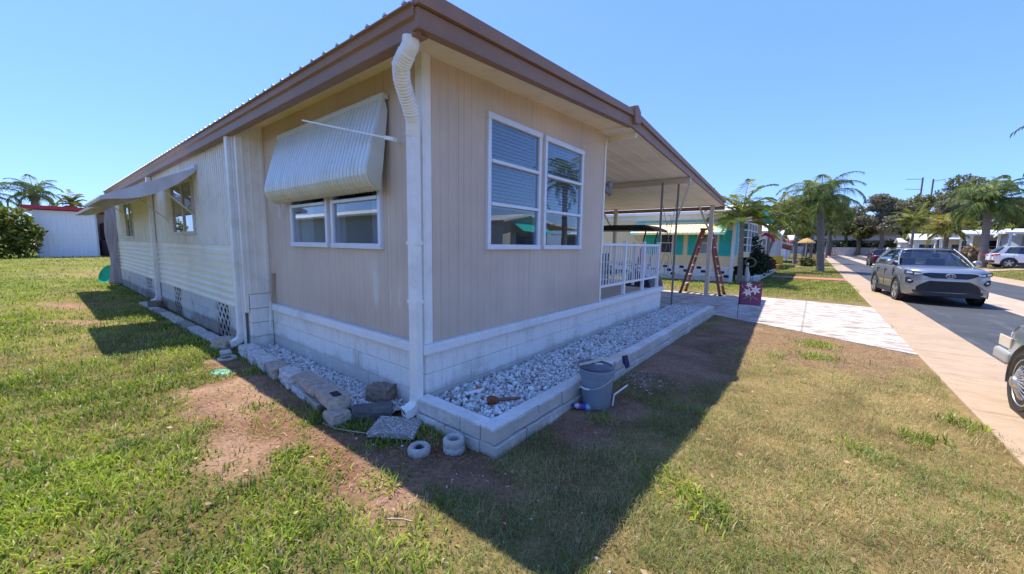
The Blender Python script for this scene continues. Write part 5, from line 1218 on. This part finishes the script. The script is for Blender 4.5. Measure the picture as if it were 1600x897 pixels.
for i,(x,y,w,h,cc,lab) in enumerate(((27,118,7.5,18.5,OAK,'huge dark live oak behind the right side palm'),(19.5,122,7,15.0,OAK,'broad dark oak below the two utility poles'),(34.5,125,5.5,13,OAK,'round dark oak at the right end of the tree mass'),
     (23.5,112,5,12.5,MOSS,'grey brown moss hung oak in front of the large dark oaks'),(13.5,112,5.5,14.0,MOSS,'brownish bare looking tree over the end of the road'),(8.5,130,6,14.5,MOSS,'thin grey brown tree right of the tall queen palm crown'),(5,112,5,13,OAK,'dark tree directly behind the tall queen palm crown'),
     (-2.5,112,6,15,MOSS,'mottled grey tree behind the palms past the yellow house'),(-10,108,5.5,16,OAK,'dark tree top rising beyond the yellow house roof'),(-24,112,6.0,21.5,OAK,'tall tree whose dark top shows over the carport roof end'),(1,92,4.5,10,LIME,'light green tree behind the row of homes on the left'),(-6,88,4.5,10.5,LIME,'bushy light green tree far behind the yellow house'),(17.5,117,6,12.5,OAK,'dark rounded oak left of the two utility poles'),(10.5,121,5.5,11.5,OAK,'dark oak filling the gap over the far end of the pavement'),(21.5,104,3.6,8.2,LIME,'light olive tree in front of the dark oaks under the utility poles'),(31,110,6,11.5,OAK,'olive dark tree behind the crown of the right side palm'))):
    tree('background_tree',lab,(x,y),h,oakblobs(w,h,60+i),9000,.27,cc[0],cc[1],70+i,.45,group='trees beyond the end of the road')
for i,(x,y,w,h,lab) in enumerate(((25,95,3.2,5.9,'bright green rounded tree behind the white bungalow roofs'),(33,92,3.6,6.4,'bright green tree right of the pale palm trunk'),(19.5,86,2.6,5.2,'yellow green small tree between the distant bungalows'),(16.5,96,2.6,5.5,'light green tree behind the far bungalows'))):
    tree('garden_tree',lab,(x,y),h,oakblobs(w,h,90+i,9,.3),4500,.2,LIME[0],LIME[1],95+i,.2,group='small trees behind the bungalows')
# clipped hedge mass at the end of the road
def shrub(name,label,loc,blobs,n,size,c0,c1,seed,cat='shrub',group=None): return tree(name,label,loc,1.0,blobs,n,size,c0,c1,seed,.05,cat,group,'foliage',3)
shrub('hedge','dark overgrown hedge along the far end of the road',(11.5,127),[(i*2.0-9,0,1.9+.5*math.sin(i*2.1),1.9,1.2,1.7) for i in range(10)],5200,.30,(.018,.026,.010),(.06,.075,.022),201,'hedge')
shrub('large_shrub','big leafy shrub with yellow green top beside the white shed',(-35.2,-2.75),[(0,-.6,1.0,1.3,1.2,1.0),(.2,.2,1.1,.9,.8,1.0),(-.1,-.9,2.1,1.1,1.1,.9),(0,-.1,2.3,.9,.8,.8),(0,.55,1.6,.6,.6,.5),(0,-2.0,1.6,1.3,1.3,1.5)],6200,.13,(.04,.07,.015),(.32,.34,.045),203)
shrub('flower_bed_shrub','dark green pointed shrub in the bed in front of the yellow house bay window',(.15,21.5),[(0,0,.7,.9,1.5,.7),(.05,-.3,1.5,.45,.5,.8),(0,1.2,.9,.7,1.2,.7),(.1,2.6,.7,.6,1.4,.6)],5200,.085,(.012,.028,.010),(.06,.085,.025),205)
shrub('flowering_shrub','low bush with pink red flowers past the yellow house bed',(.35,28.0),[(0,0,.55,.5,.9,.5)],900,.09,(.06,.08,.02),(.45,.06,.09),207)
shrub('dry_shrub','brown dried grass clump in front of the white bungalow porch',(14.9,55.5),[(0,0,1.0,.9,.8,.9),(.9,.2,.8,.8,.6,.8)],1800,.12,(.16,.10,.05),(.40,.30,.19),209)
shrub('low_shrub','small green shrub by the foot of the tall queen palm',(2.3,40.5),[(0,0,.4,.6,.6,.5)],700,.1,(.03,.05,.012),(.11,.13,.03),211)
# ------------------------------------------------------------------ neighbouring buildings
def hwin(e,face,u0,u1,z0,z1,plane,frame='winframe',grid=(1,1),pane='darkwin',name='window'):
    f=MB(); t=.05; o=.04
    def bx(mb,a,b,c,d,d0,d1):
        if face=='S': mb.box(a,plane-d1,c,b,plane-d0,d)
        elif face=='E': mb.box(plane+d0,a,c,plane+d1,b,d)
        else: mb.box(plane-d1,a,c,plane-d0,b,d)
    for a,b in ((u0,u0+t),(u1-t,u1)): bx(f,a,b,z0,z1,0,o)
    for c,d in ((z0,z0+t),(z1-t,z1)): bx(f,u0+t+.001,u1-t-.001,c,d,0,o-.003)
    for i in range(1,grid[0]): u=u0+(u1-u0)*i/grid[0]; bx(f,u-.02,u+.02,z0+t,z1-t,0,o-.006)
    for i in range(1,grid[1]): z=z0+(z1-z0)*i/grid[1]; bx(f,u0+t,u1-t,z-.02,z+.02,0,o-.009)
    fo=f.build(name,M[frame],e); p=MB(); bx(p,u0+.01,u1-.01,z0+.01,z1-.01,.003,.012); p.build('pane',M[pane],fo); return fo
def gable_house(label,x0,x1,y0,y1,h,rise,wall,roof='whiteroof',face='W',over=.4,wins=(),posts=(),carport=None,name='bungalow',trim='whiteclean',group=None,zbase=None):
    z=zbase if zbase is not None else float(zg((x0+x1)/2,(y0+y1)/2)); e=empty(name,label,'house',((x0+x1)/2,(y0+y1)/2,z),0,group)
    ym=(y0+y1)/2; w=MB(); w.add([(x,y,zz) for x in (x0,x1) for y,zz in ((y0,z-.3),(y1,z-.3),(y1,z+h),(ym,z+h+rise),(y0,z+h))],[(0,1,2,3,4),(9,8,7,6,5),(0,4,9,5),(1,6,7,2),(0,5,6,1),(2,7,8,3),(3,8,9,4)]); w.build('wall',M[wall],e)
    sl=rise/(ym-y0); r=MB()
    for sg in (-1,1):
        ye=ym+sg*((y1-y0)/2+over); ze=z+h-over*sl
        r.add([(x0-over,ym,z+h+rise+.02),(x1+over,ym,z+h+rise+.02),(x1+over,ye,ze+.02),(x0-over,ye,ze+.02),(x0-over,ym,z+h+rise+.13),(x1+over,ym,z+h+rise+.13),(x1+over,ye,ze+.13),(x0-over,ye,ze+.13)],[(0,1,2,3),(7,6,5,4),(0,4,5,1),(1,5,6,2),(2,6,7,3),(3,7,4,0)])
    r.build('roof',M[roof],e)
    for sg in (-1,1):
        f=MB(); ye=ym+sg*((y1-y0)/2+over); ze=z+h-over*sl
        xx=x0-over-.02 if face=='W' else x1+over+.02
        f.beam((xx,ym,z+h+rise+.06),(xx,ye,ze+.06),.03,.18); f.build('fascia',M[trim],e)
    for wd in wins: hwin(e,*wd)
    if carport:
        cx0,cx1,cy0,cy1,cz0,cz1=carport; c=MB()
        c.add([(cx0,cy0,z+cz0),(cx1,cy0,z+cz0),(cx1,cy1,z+cz1),(cx0,cy1,z+cz1),(cx0,cy0,z+cz0+.16),(cx1,cy0,z+cz0+.16),(cx1,cy1,z+cz1+.16),(cx0,cy1,z+cz1+.16)],[(0,3,2,1),(4,5,6,7),(0,1,5,4),(1,2,6,5),(2,3,7,6),(3,0,4,7)]); c.build('carport_roof',M[roof],e)
    for px,py,ph in posts:
        p=MB(); p.box(px-.07,py-.07,z-.1,px+.07,py+.07,z+ph); p.box(px-.1,py-.1,z+ph-.12,px+.1,py+.1,z+ph-.001); p.build('porch_post',M['whiteclean'],e)
    return e,z
M['greyshade']=pm('mid grey siding',(.33,.34,.35),.6,.05,2)
# ---- pale yellow house with aqua trim
Y=empty('neighbour_house','pale yellow mobile home with aqua shutters, awning and aqua roof edge','house',(-5,20,0))
YW=18.0; X1=-.20
mb=MB(); mb.box(-14,YW,.72,X1,YW+.12,3.02); mb.box(X1-.12,YW+.121,.72,X1,27.5,3.4); mb.build('wall',M['yellow'],Y)
mb=MB(); mb.box(-14,YW-.05,2.95,.05,YW+.02,3.22); mb.build('eave_fascia',M['creamwhite'],Y)
mb=MB(); mb.prism([(YW-.25,3.2),(20.8,3.72),(20.8,3.85),(YW-.25,3.33)],'x',-14,.28); mb.build('roof',M['whiteroof'],Y)
mb=MB(); mb.box(X1-.001,YW+.13,3.4,X1+.05,20.8,3.6); mb.build('gable_panel',M['yellow'],Y)
# open-work block skirt
sk=MB(); sh=MB(); k=0
for c in range(4):
    u=-14+(c%2)*.2
    while u<X1:
        b=min(u+.40,X1); mid=(u+b)/2
        if (c in(1,2,3)) and b-u>.3:
            sk.box(u+.003,YW-.03,c*.18+.003,u+.09,YW+.15,(c+1)*.18-.003); sk.box(b-.09,YW-.03,c*.18+.003,b-.003,YW+.15,(c+1)*.18-.003)
            if k%2==0: sh.box(u+.09,YW+.0,c*.18+.03,b-.09,YW+.14,(c+1)*.18-.03); sk.box(u+.09,YW-.029,c*.18+.003,b-.09,YW+.15,c*.18+.03); sk.box(u+.09,YW-.029,(c+1)*.18-.03,b-.09,YW+.15,(c+1)*.18-.003)
            else: sk.box(u+.091,YW-.028,c*.18+.003,b-.091,YW+.15,(c+1)*.18-.003)
        else: sk.box(u+.003,YW-.03,c*.18+.003,b-.003,YW+.15,(c+1)*.18-.003)
        k+=1; u+=.40
sk.build('block_skirt',M['block'],Y); sh.build('skirt_opening',M['dark'],Y)
hwin(Y,'S',-3.50,-2.88,1.28,2.35,YW,grid=(1,2)); hwin(Y,'S',-1.74,-.84,1.28,2.35,YW,grid=(2,2),pane='curtain')
for a,b in ((-4.3,-3.56),(-2.84,-2.40),(-2.18,-1.78),(-.80,-.30)):
    s=MB(); s.box(a,YW-.03,1.22,b,YW-.001,2.42)
    for kk in range(14): s.obox(((a+b)/2,YW-.035,1.29+kk*.08),(b-a-.10,.02,.05),0,R(25))
    s.build('shutter',M['aqua'],Y)
M['awncream']=pm('cream awning slats',(.84,.66,.32),.5,.06,3,dirt=(.62,.42,.20),dirtamt=.4); M['awngreen']=pm('pale green awning slats on wall',(.40,.66,.52),.5,.06,3)
# long awning: slats run down the slope
a1=MB(); a2=MB(); a3=MB(); u0,u1=-4.75,-.42; n=22
for i in range(n):
    a=u0+(u1-u0)*i/n; b=u0+(u1-u0)*(i+1)/n-.012; T=(a2 if i<2 else (a3 if i>n-3 else a1))
    T.add([(a,YW-.02,2.86),(b,YW-.02,2.86),(b,YW-.98,2.30),(a,YW-.98,2.30),(b,YW-1.0,2.20),(a,YW-1.0,2.20)],[(0,1,2,3),(3,2,4,5)])
ya=a1.build('window_awning',M['awncream'],Y,solid=.012); a2.build('awning_side_slat',M['awngreen'],ya,solid=.012); a3.build('awning_side_slat',M['awngreen'],ya,solid=.012)
e_=MB()
for u in (u0-.01,u1+.01): e_.add([(u,YW-.02,2.86),(u,YW-1.0,2.30),(u,YW-1.0,2.20),(u,YW-.02,2.62)],[(0,1,2,3)])
e_.build('awning_side_panel',M['aqua'],ya,solid=.012)
e_=MB(); e_.box(u0,YW-.045,2.84,u1,YW-.001,2.90); e_.build('awning_rail',M['aqua'],ya)
for u in (u0+.1,u1-.1): e_=MB(); e_.beam((u,YW-.02,1.9),(u,YW-.95,2.28),.03,.015); e_.build('awning_arm',M['alu'],ya)
mb=MB(); mb.box(-.27,YW-.12,0,-.13,YW-.02,3.15); mb.box(X1+.001,YW-.02,.5,X1+.03,YW+.1,3.3); mb.build('downspout',M['whiteclean'],Y)
# end wall: bay window, shutter, carport with white screen wall
mb=MB(); bay=[(X1,19.15),(.16,19.6),(.16,22.9),(X1,23.5)]
mb.prism(bay,'z',1.15,1.38); mb.prism(bay,'z',2.86,3.0); mb.build('bay_base',M['yellow'],Y)
P_=[(X1+.01,19.17),(.15,19.6),(.15,20.7),(.15,21.8),(.15,22.9),(X1+.01,23.45)]
fr=MB(); pn=MB()
for i,p in enumerate(P_): fr.box(p[0]-.035,p[1]-.035,1.38,p[0]+.035,p[1]+.035,2.86)
for a,b in zip(P_,P_[1:]):
    for z in (1.40,1.76,2.12,2.48,2.83): fr.beam((a[0],a[1],z),(b[0],b[1],z),.05,.045)
    pn.add([(a[0]-.02,a[1],1.38),(b[0]-.02,b[1],1.38),(b[0]-.02,b[1],2.86),(a[0]-.02,a[1],2.86)],[(0,1,2,3)])
fo=fr.build('bay_window',M['whiteclean'],Y); pn.build('pane',M['darkwin'],fo)
mb=MB(); mb.box(X1+.001,18.35,1.25,X1+.03,18.95,2.95); mb.build('shutter',M['aquablue'],Y)
mb=MB(); strip(mb,.30,18.2,3.30,3.52,.28,20.8,3.72,3.92,.04); strip(mb,.30,20.8,3.72,3.92,.45,28.8,3.30,3.48,.05); mb.build('roof_edge',M['aqua'],Y)
mb=MB(); mb.add([(-9,20.8,3.74),(.27,20.8,3.74),(.42,28.8,3.32),(-9,28.8,3.32),(-9,20.8,3.86),(.27,20.8,3.86),(.42,28.8,3.44),(-9,28.8,3.44)],[(0,3,2,1),(4,5,6,7),(0,1,5,4),(1,2,6,5),(2,3,7,6),(3,0,4,7)])
for i in range(26): 
    u=.2-i*.3; mb.beam((u,20.85,3.885),(u+.1,28.82,3.465),.05,.05)
mb.build('carport_roof',M['aquablue'],Y)
mb=MB(); mb.box(X1+.002,23.6,2.55,X1+.06,28.4,3.38); mb.build('orange_gable_board',pm('orange tan board',(.55,.30,.14),.6,.1,4),Y)
mb=MB(); mb.box(X1-.02,24.2,.2,X1+.04,27.3,2.55); mb.build('screen_wall',M['whiteclean'],Y)
mb=MB(); mb.box(.2,28.45,0,.34,28.6,3.3); mb.build('carport_post',pm('grey green post',(.25,.27,.20),.7),Y)
# bed edging and small things before the yellow house
BE=MB()
for i in range(24): rough_block(BE,.50,19.4+i*.41,0,.72,19.4+i*.41+.40,.26,.012)
for i in range(3): rough_block(BE,-.2+i*.24,19.2,0,.02+i*.24,19.4,.26,.012)
tag(BE.build('bed_edging',M['block'],bevel=.015),'low white block edging round the flower bed before the yellow house','edging')
mb=MB(); mb.tube([(.36,18.9,.0),(.33,19.0,.35),(.30,18.97,.62),(.31,18.95,.80)],[.08,.11,.07,.035],10); mb.tube([(.31,18.95,.79),(.32,18.94,.87),(.33,18.92,.92)],[.035,.055,.03],10)
tag(mb.build('garden_statue',M['creamwhite'],smooth=60),'small white garden figure at the palm foot by the yellow house','statue')
mb=MB(); mb.tube([(.5+.02*k,21.0+.0*k,.22+.20*math.sin(k/12*PI)) if False else (.45,20.9+.22*math.cos(k/12*PI),.02+.27*math.sin(k/12*PI)) for k in range(13)],.05,8); tag(mb.build('white_hoop',M['creamwhite'],smooth=60),'white half buried hoop at the front of the flower bed','hoop')
for (x,y,lab) in ((.55,31.0,'yellow plastic garden chair nearest the flowering bush'),(.75,33.2,'second yellow plastic garden chair, a little further along the lawn edge')):
    c=empty('garden_chair',lab,'chair',(x,y,0),R(-70),'yellow garden chairs',local=True)
    M.setdefault('ychair',pm('yellow plastic',(.68,.42,.02),.4,.1,5))
    b=MB(); b.obox((0,0,.42),(.5,.5,.05)); b.build('seat',M['ychair'],c,bevel=.01)
    b=MB(); b.obox((-.26,0,.75),(.05,.5,.6),0,0,R(-12)); b.build('backrest',M['ychair'],c,bevel=.01)
    for sx in (-.2,.2):
        for sy in (-.2,.2): b=MB(); b.tube([(sx,sy,.41),(sx*1.15,sy*1.15,0)],.022,6); b.build('leg',M['ychair'],c)
fg=empty('house_flag','faded red flag with white stripes hung under the carport past the yellow house','flag',(.9,37.0,0))
b=MB(); b.grid(8,4,lambda a,c:(.55+.75*a,37+.08*math.sin(a*6),2.45-.85*c-.2*a)); b.build('cloth',pm('faded red cloth',(.45,.14,.13),.8,.35,4),fg,solid=.004,smooth=180)
for k in (0,): b=MB(); b.grid(8,1,lambda a,c:(.55+.75*a,36.985+.08*math.sin(a*6),2.2-.36*k-.2*c-.2*a)); b.build('white_stripe',M['creamwhite'],fg)
b=MB(); b.tube([(.5,37.02,0),(.5,37.02,2.7),(1.5,37.06,2.5)],.025,6); b.build('flag_pole',M['alu'],fg)
um=empty('garden_parasol','yellow orange parasol on a white pole beside the tall queen palm','parasol',(2.05,44,0),local=True); um.scale=(.62,.62,.95)
b=MB(); b.lathe([(.0,2.75),(.5,2.62),(1.0,2.40),(1.15,2.25),(1.0,2.36),(.5,2.56),(0,2.70)],(0,0,0),12); b.build('canopy',pm('ochre canvas',(.40,.25,.08),.8,.25,2),um)
b=MB(); b.tube([(0,0,0),(0,0,2.7)],.05,8); b.build('pole',M['whiteclean'],um)
mb=MB(); mb.tube([(-.05,27.4,2.35),(.2,27.0,2.5),(.55,26.9,2.35),(.75,26.9,2.0)],[.03,.10,.12,.03],8); tag(mb.build('hanging_ornament',M['red'],smooth=60),'dark red bird shaped ornament hanging at the leaning palm','ornament')
# ---- further homes on the left side of the road
GR='bungalows further along the left side'
gable_house('cream white bungalow directly after the yellow house',-13,-.6,33.5,38,2.9,.55,'creamwhite',face='E',wins=(('E',34.3,36.6,1.2,2.4,-.6,'winframe',(2,2)),('S',-3.4,-2.2,1.2,2.3,33.5)),carport=(-9,.2,38,43,2.9,2.7),posts=((.1,42.8,2.8),(.1,40.3,2.85)),group=GR)
gable_house('pale grey bungalow third along the left side behind the parasol',-13,-.6,49,54,2.9,.6,'greywall',face='E',wins=(('E',50,52.8,1.1,2.3,-.6,'winframe',(3,2)),),carport=(-9,.0,54,59,2.9,2.7),posts=((-.1,58.8,2.8),),group=GR)
gable_house('small white bungalow far along the left side by the grey fence',-13,-.4,70,75,2.9,.6,'creamwhite',face='E',wins=(('E',71,73.8,1.1,2.3,-.4,'winframe',(3,2)),),group=GR)
# ---- homes across the road on the right
GR='white bungalows across the road'
def rh(label,x0,x1,y0,y1,h=3.0,rise=.65,wall='creamwhite',**k): return gable_house(label,x0,x1,y0,y1,h,rise,wall,face='W',group=GR,**k)
e,z=rh('nearest white bungalow across the road with pillared carport behind the white SUV',17.3,30,53.5,58.5,2.75,.55,'greyshade',wins=(('S',18.2,19.4,.95+.45,2.6,53.5,'darkwin'),),carport=(15.2,30,48.8,53.6,2.75,2.95),posts=((15.5,49.0,2.75),(18.2,49.0,2.75),(21.2,49.0,2.75),(24.5,49.0,2.75),(15.5,51.5,2.85)))
mb=MB(); mb.box(19.8,53.3,z,22.4,53.49,z+2.3); mb.build('shed_door',M['greywall'],e); mb=MB(); mb.box(23.2,53.3,z,26,53.49,z+2.4); mb.build('screen_panel',M['darkwin'],e)
e,z=rh('white bungalow with dark windows and front porch between the palm and the silver SUV',16.2,29,62,67,3.0,.5,'creamwhite',wins=(('S',17.2,18.6,1.4,2.8,62,'winframe',(2,2)),('S',19.6,20.8,1.5,2.6,62,'winframe',(1,2)),('W',63,66,1.4,2.8,16.2,'winframe',(3,2))),carport=(15.0,28,59,62.1,2.9,3.1),posts=((15.3,59.2,2.9),(18.9,59.2,2.9),(22.5,59.2,2.9)))
rh('third white bungalow across the road with an aqua tinted porch roof',16.6,29,77,82,3.0,.9,'creamwhite',wins=(('W',78,81,1.2,2.6,16.6,'winframe',(3,2)),('S',17.4,19.2,1.2,2.5,77,'winframe',(2,2))),carport=(15.6,28,74,77.1,2.7,2.9),posts=((15.9,74.2,2.7),))
rh('fourth white bungalow across the road with glazed white sunroom',15.6,29,90,95,3.0,.9,'creamwhite',wins=(('W',91,94.4,1.0,2.7,15.6,'winframe',(4,2)),('S',16.2,19.2,1.0,2.6,90,'winframe',(4,2))))
rh('fifth low white bungalow across the road seen over the maroon car',15.6,29,102,107,2.7,.7,'creamwhite',wins=(('S',16.4,19.2,1.0,2.4,102,'winframe',(3,2)),))
# reflected in the windows: homes opposite and beside
eo,_=gable_house('white bungalow with aqua window awning opposite the tan home',15.8,29,20,26,3.0,.6,'creamwhite',face='W',wins=(('W',21.5,24.5,1.4,2.6,15.8,'winframe',(2,2)),),group=GR,carport=(15,28,26,31,2.9,2.7),posts=((15.3,30.8,2.8),))
mb=MB(); mb.add([(15.75,21.0,3.3),(15.75,25.0,3.3),(14.6,25.0,2.6),(14.6,21.0,2.6)],[(0,1,2,3)]); mb.build('window_awning',M['aqua'],eo,solid=.03)
gable_house('plain white bungalow opposite, mirrored in the lower panes of the end wall windows',15.8,29,4,9,3.0,.6,'creamwhite',face='W',wins=(('W',5,8,1.4,2.6,15.8,'winframe',(2,2)),),group=GR)
gable_house('pale grey mobile home mirrored in the side window panes under the slatted awning',-34,-5,-12.5,-8.8,3.0,.4,'greywall',face='E',wins=(),name='neighbour_home')
# ---- left background: white shed with red roof edge
sh_=empty('garden_shed','plain white shed with red roof edge at the far left behind the lawn','shed',(-38,-.6,.35))
M['shedwall']=pm('pale blue white panels',(.80,.82,.84),.5,.05,2,stretch=(5,5,.4))
mb=MB(); mb.box(-40,-2.02,.2,-36,.62,3.35)
for k in range(12): mb.box(-36,-1.95+k*.215,.3,-35.985,-1.94+k*.215,3.3)
mb.box(-36,-2.0,1.85,-35.98,.6,1.87); mb.build('wall',M['shedwall'],sh_)
mb=MB(); mb.box(-40.4,-2.5,3.40,-35.7,3.4,3.62); mb.build('roof_edge',M['red'],sh_); mb=MB(); mb.tube([(-35.8,-2.4,3.42),(-35.9,-2.2,3.2),(-35.9,-2.05,3.1)],.06,8); mb.build('gutter_end',M['white'],sh_)
mb=MB(); mb.box(-40,.62,.2,-39,3.3,3.38); mb.build('carport_back',M['greywall'],sh_); mb=MB(); mb.box(-36.2,.63,.2,-36.0,.70,3.35); mb.build('carport_post',M['greywall'],sh_)
mb=MB(); mb.box(-38.8,.9,.35,-37.2,2.9,1.5); mb.box(-38.6,1.0,1.5,-37.8,2.4,2.7); tag(mb.build('covered_load',pm('dark maroon cover',(.06,.03,.04),.8,.3,2),bevel=.12),'dark covered pile standing in the open bay beside the white shed','pile')
mb=MB(); mb.box(-36.6,2.0,.4,-36.5,2.9,2.3); tag(mb.build('leaning_board',M['shedwall'],bevel=.02),'pale upright board leaning in the open bay beside the white shed','panel')
# ---- the end of the road
mb=MB()
for k in range(15): mb.box(3+k*1.6,121.5,0,3+k*1.6+1.57,121.6,2.0); 
fe=mb.build('boundary_fence',M['greywall']); tag(fe,'long low grey board fence across the end of the road','fence')
mb=MB(); mb.box(-6,140,0,30,150,5.6); b=tag(mb.build('long_building',pm('pale blue grey render',(.46,.48,.50),.7,.06,1)),'long pale building with a brown roof band behind the trees at the road end','building')
mb=MB(); mb.box(-6.5,139.4,5.6,30.5,150.5,7.2); mb.build('roof_band',pm('brown roof band',(.33,.20,.12),.7,.1,1),b); mb=MB(); mb.box(-6,139.9,2.2,30,139.99,4.0); mb.build('dark_window_band',M['darkwin'],b)
for k in range(4):
    c=empty('traffic_barrel','orange and white traffic barrel on the far grass, %s from the left'%('first second third fourth'.split()[k]),'traffic barrel',(4.75+k*.55,119,0),0,'orange barrels at the road end',local=True)
    b=MB(); b.lathe([(.20,0),(.19,.45),(.16,.9),(.0,.92)],(0,0,0),12); bo_=b.build('barrel',pm('orange plastic',(.75,.22,.06),.5),c,smooth=40); b=MB(); b.lathe([(.196,.3),(.192,.45)],(0,0,0),12); b.build('white_band',M['whiteclean'],c)
for x,lab in ((24.0,'left of the two tall utility poles with two crossarms over the trees'),(26.0,'right of the two tall utility poles, standing slightly lower over the trees')):
    p=empty('utility_pole',lab,'utility pole',(x,150,0),0,'utility poles beyond the trees'); b=MB(); hh=21.2 if x<25 else 20.6
    b.tube([(x,150,0),(x,150,hh)],[.22,.18],8); b.build('pole',M['bark'],p)
    for zz in ((hh-.5,hh-3.2) if x<25 else (hh-.6,)): b=MB(); b.beam((x+.1 if x>25 else x,149.8,zz),(x+(2.2 if x>25 else -3.2),149.8,zz+.3),.11,.11); b.build('crossarm',M['bark'],p)
p=empty('utility_pole','short far utility pole at the right edge beyond the bungalow roofs','utility pole',(41,150,0),0,'utility poles beyond the trees'); b=MB(); b.tube([(41,150,0),(41,150,10.5)],[.2,.16],8); b.build('pole',M['bark'],p); b=MB(); b.beam((40,149.8,9.8),(42,149.8,9.8),.14,.14); b.build('crossarm',M['bark'],p)
pb=empty('post_light','small white post light at the far road edge','post',(11.9,84,0)); b=MB(); b.box(11.82,83.92,0,11.98,84.08,1.5); b.build('post',M['whiteclean'],pb); b=MB(); b.lathe([(.001,1.95),(.16,1.85),(.18,1.55),(.1,1.5)],(11.9,84,0),10); b.build('lamp_head',M['whiteclean'],pb)
# ------------------------------------------------------------------ camera, light
def camera():
    cd=bpy.data.cameras.new('camera'); co=bpy.data.objects.new('camera',cd); COL.objects.link(co)
    yaw,pitch,roll,f=2.2412,-.1131,.0148,593.66
    F=Vector((math.cos(yaw)*math.cos(pitch),math.sin(yaw)*math.cos(pitch),math.sin(pitch)))
    r=Vector((math.sin(yaw),-math.cos(yaw),0)); u=r.cross(F); c,s=math.cos(roll),math.sin(roll)
    r2=r*c+u*s; u2=-r*s+u*c
    m=Matrix((r2,u2,-F)).transposed().to_4x4(); m.translation=CAM; co.matrix_world=m
    cd.sensor_width=36; cd.lens=f/1600*36; cd.clip_start=.05; cd.clip_end=3000; S.camera=co
camera()
SUN=Vector((-1.45,.30,3.35)).normalized()
def light():
    w=bpy.data.worlds.new('World'); S.world=w; w.use_nodes=True; nt=w.node_tree; nt.nodes.clear()
    sk=N(nt,'ShaderNodeTexSky',sky_type='NISHITA'); sk.sun_disc=False
    sk.sun_elevation=math.asin(SUN.z); sk.sun_rotation=math.atan2(SUN.x,SUN.y); sk.air_density=1.0; sk.dust_density=.3; sk.ozone_density=2.2; sk.altitude=0
    bg=N(nt,'ShaderNodeBackground'); bg.inputs['Strength'].default_value=SKY
    gm=N(nt,'ShaderNodeGamma'); gm.inputs[1].default_value=.62; nt.links.new(sk.outputs[0],gm.inputs[0]); tint=mixc(nt,1.0,gm.outputs[0],TINT,'MULTIPLY'); nt.links.new(tint,bg.inputs[0]); o=N(nt,'ShaderNodeOutputWorld'); nt.links.new(bg.outputs[0],o.inputs[0])
    ld=bpy.data.lights.new('sun','SUN'); ld.energy=SUNE; ld.angle=R(.55); ld.color=(1,.94,.82)
    lo=bpy.data.objects.new('sun',ld); COL.objects.link(lo); lo.rotation_euler=SUN.to_track_quat('Z','Y').to_euler(); lo.location=(-8,2,20)
SKY=.15; SUNE=2.0; TINT=(.32,.485,.91)
light()
S.view_settings.view_transform='Standard'; S.view_settings.look='None'; S.view_settings.exposure=2.0; S.view_settings.gamma=1
S.render.engine='CYCLES'; S.cycles.use_denoising=True; S.cycles.max_bounces=8; S.cycles.diffuse_bounces=4; S.cycles.transparent_max_bounces=12
S.cycles.sample_clamp_indirect=6
